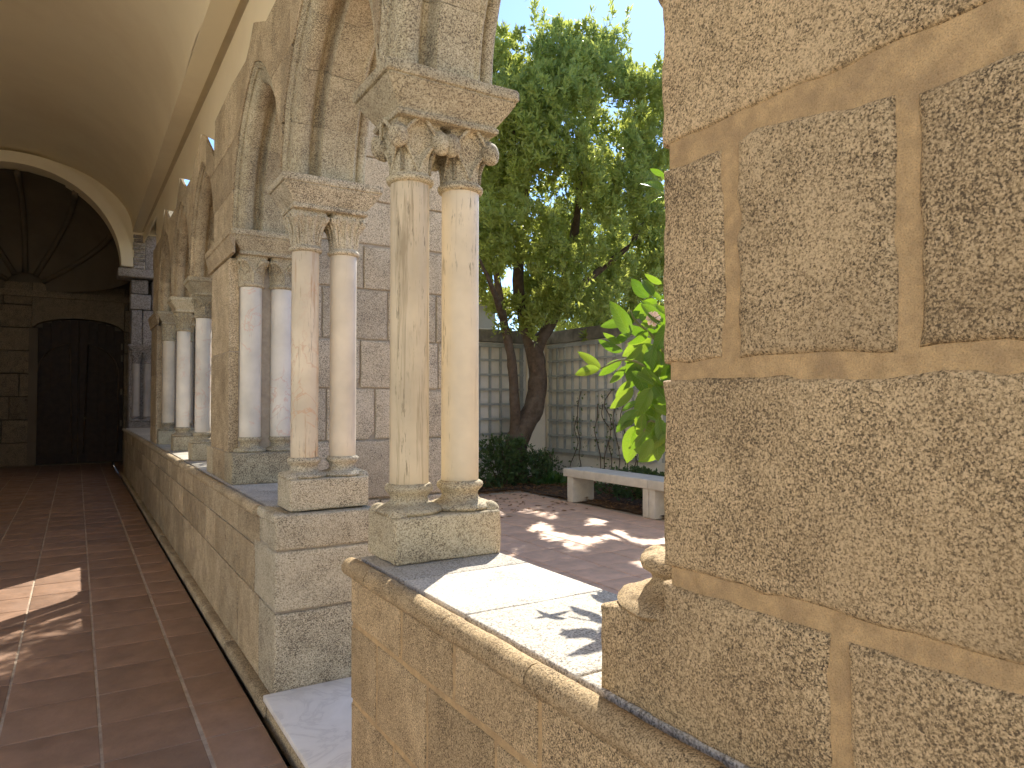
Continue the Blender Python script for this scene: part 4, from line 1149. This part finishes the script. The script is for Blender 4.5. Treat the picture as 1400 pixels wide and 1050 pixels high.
# --- lemon shrub close to the arcade
F_ = 961.0; yw, pt = R(31.8), R(1.37)
fv = np.array([math.sin(yw) * math.cos(pt), math.cos(yw) * math.cos(pt), math.sin(pt)]); rv = np.array([math.cos(yw), -math.sin(yw), 0.]); uv = np.cross(rv, fv)
def spot(px, py, depth): return (fv + rv * (px - 700) / F_ + uv * (525 - py) / F_) * depth + np.array([0, 0, 1.55])
def big_leaf(L=.115, W=.026, curl=.25, fold=.3, seed=0):
    nu_ = 9; V = []; cs = (-1, -.5, 0, .5, 1)
    for i in range(nu_):
        t = i / (nu_ - 1); w = W * (math.sin(math.pi * min(1, t * .93 + .04)) ** .8) * (1.25 - .35 * t)
        if i == nu_ - 1: w = .0006
        if i == 0: w = .0014
        wave = .0022 * math.sin(t * 11 + seed)
        for c in cs: V.append((t * L, c * w, abs(c) ** 1.5 * w * fold - curl * L * t * t + wave * c))
    m = MB(); m.add(V, [q for q in gridfaces(nu_, 5)])
    return m.mesh('leaf', LeafBig, 180)
variants = [big_leaf(1.0, .165 + .03 * (i % 3), .05 + .09 * i, .2 + .1 * (i % 3), i) for i in range(6)]
root = spot(1010, 610, 2.75); root[2] = .15
sh = thing('lemon_shrub', 'bright glossy leaved shrub, sunlit yellow green, peeping out beside the big pier', 'shrub', tuple(root))
rl = random.Random(77)
def put_leaf(px, py, depth, tx, ty, tilt=None, roll=None):
    a = spot(px, py, depth); b = spot(tx, ty, depth + rl.uniform(-.03, .03)); d = b - a; L = np.linalg.norm(d)
    xax = d / L
    n0 = -fv + rl.gauss(0, .5) * uv + rl.gauss(0, .4) * rv if roll is None else -fv + roll[0] * uv + roll[1] * rv
    z = n0 - xax * np.dot(n0, xax); z /= np.linalg.norm(z); yv = np.cross(z, xax)
    M = Matrix(((xax[0], yv[0], z[0]), (xax[1], yv[1], z[1]), (xax[2], yv[2], z[2]))).to_4x4()
    M = Matrix.Translation(Vector(a - root)) @ M @ Matrix.Diagonal((L, L, L, 1))
    o = link('leaf', rl.choice(variants), sh); o.matrix_local = M
    return o
edge = [(822, 504, 790, 480), (820, 505, 783, 507), (850, 492, 819, 513), (852, 480, 816, 467), (848, 470, 826, 458), (860, 462, 842, 409), (868, 440, 846, 430), (858, 440, 820, 444),
        (875, 425, 852, 448), (880, 432, 905, 415), (893, 405, 880, 376), (905, 388, 882, 378), (906, 262, 880, 238), (910, 270, 888, 270), (908, 240, 889, 231), (905, 445, 880, 412),
        (862, 520, 842, 545), (872, 560, 840, 590), (868, 575, 846, 584), (884, 590, 862, 616), (892, 600, 875, 628), (895, 585, 905, 632), (880, 565, 872, 604), (866, 530, 836, 560),
        (870, 548, 850, 562), (855, 500, 836, 528), (878, 470, 858, 500), (885, 450, 866, 478), (895, 470, 880, 512), (880, 500, 900, 540), (868, 500, 880, 545), (890, 530, 868, 570), (903, 540, 886, 585), (905, 500, 893, 470), (860, 455, 838, 472)]
for px, py, tx, ty in edge: put_leaf(px, py, 2.70 + rl.uniform(-.07, .10), tx, ty)
for i in range(210):
    px = rl.uniform(862, 1010); py = rl.uniform(405, 615)
    if px < 880 and (py < 440 or py > 590): continue
    a = rl.uniform(0, 6.28); l = rl.uniform(34, 52)
    tx = px + l * math.cos(a) * .8 - 6; ty = py + l * math.sin(a) * .8 + 12
    if tx < 850: continue
    put_leaf(px, py, 2.78 + rl.uniform(-.10, .38), tx, ty)
for i in range(24):
    px = rl.uniform(925, 1010); py = rl.uniform(220, 420); a = rl.uniform(0, 6.28)
    put_leaf(px, py, 2.8 + rl.uniform(-.1, .3), px + 40 * math.cos(a), py + 40 * math.sin(a))
stems = [[(1010, 900, 2.8), (1005, 700, 2.8), (960, 600, 2.8), (915, 540, 2.76), (880, 500, 2.72), (850, 492, 2.70), (821, 504, 2.70)],
         [(1005, 700, 2.8), (950, 560, 2.85), (900, 470, 2.8), (870, 440, 2.75), (862, 425, 2.74)], [(960, 600, 2.8), (920, 590, 2.75), (890, 575, 2.72), (880, 590, 2.7)],
         [(1005, 700, 2.82), (985, 500, 2.85), (950, 330, 2.82), (912, 262, 2.75)], [(985, 500, 2.85), (940, 430, 2.8), (905, 400, 2.75)]]
for s_ in stems:
    m = MB(); P = [spot(*q) - root for q in s_]; tube(m, P, list(np.linspace(.009, .0028, len(P))), 7); m.build('branch', plain('green_twig', (.14, .15, .06), .2, 20, .7) if s_ is stems[0] else bpy.data.materials['green_twig'], sh, 180)
m = MB(); P = [(0, 0, 0), tuple((spot(1010, 900, 2.8) - root) * np.array([1, 1, 1])), tuple(spot(1005, 700, 2.8) - root)]; tube(m, P, [.03, .02, .012], 8); m.build('stem', Bark, sh, 180)
m = MB(); c = spot(893, 436, 2.66) - root
for i in range(7):
    a = i * .9; m.add([c, c + .028 * (rv * math.cos(a) + uv * math.sin(a)) - fv * .012, c + .03 * (rv * math.cos(a + .5) + uv * math.sin(a + .5)), c + .022 * (rv * math.cos(a + .95) + uv * math.sin(a + .95)) - fv * .014], [(0, 1, 2), (0, 2, 3)])
m.build('flower', Petal, sh)

# ------------------------------------------------------------------ beyond the garden wall
fb = thing('neighbouring_building', 'pale rendered building behind the garden wall', 'building')
boxo(4.5, 9.4, 16.0, 22, -.3, 4.1).build('wall_body', FarWall, fb)
m = MB(); m.add([(4.2, 15.7, 4.1), (9.7, 15.7, 4.1), (9.7, 19, 5.0), (4.2, 19, 5.0), (4.2, 22.3, 4.1), (9.7, 22.3, 4.1)], [(0, 1, 2, 3), (3, 2, 5, 4), (0, 3, 4), (1, 5, 2)]); m.build('roof', RoofTile, fb)
for x in (5.2, 6.6, 8.0): boxo(x, x + .7, 15.96, 16.02, 2.4, 3.6).build('window', Slot, fb)
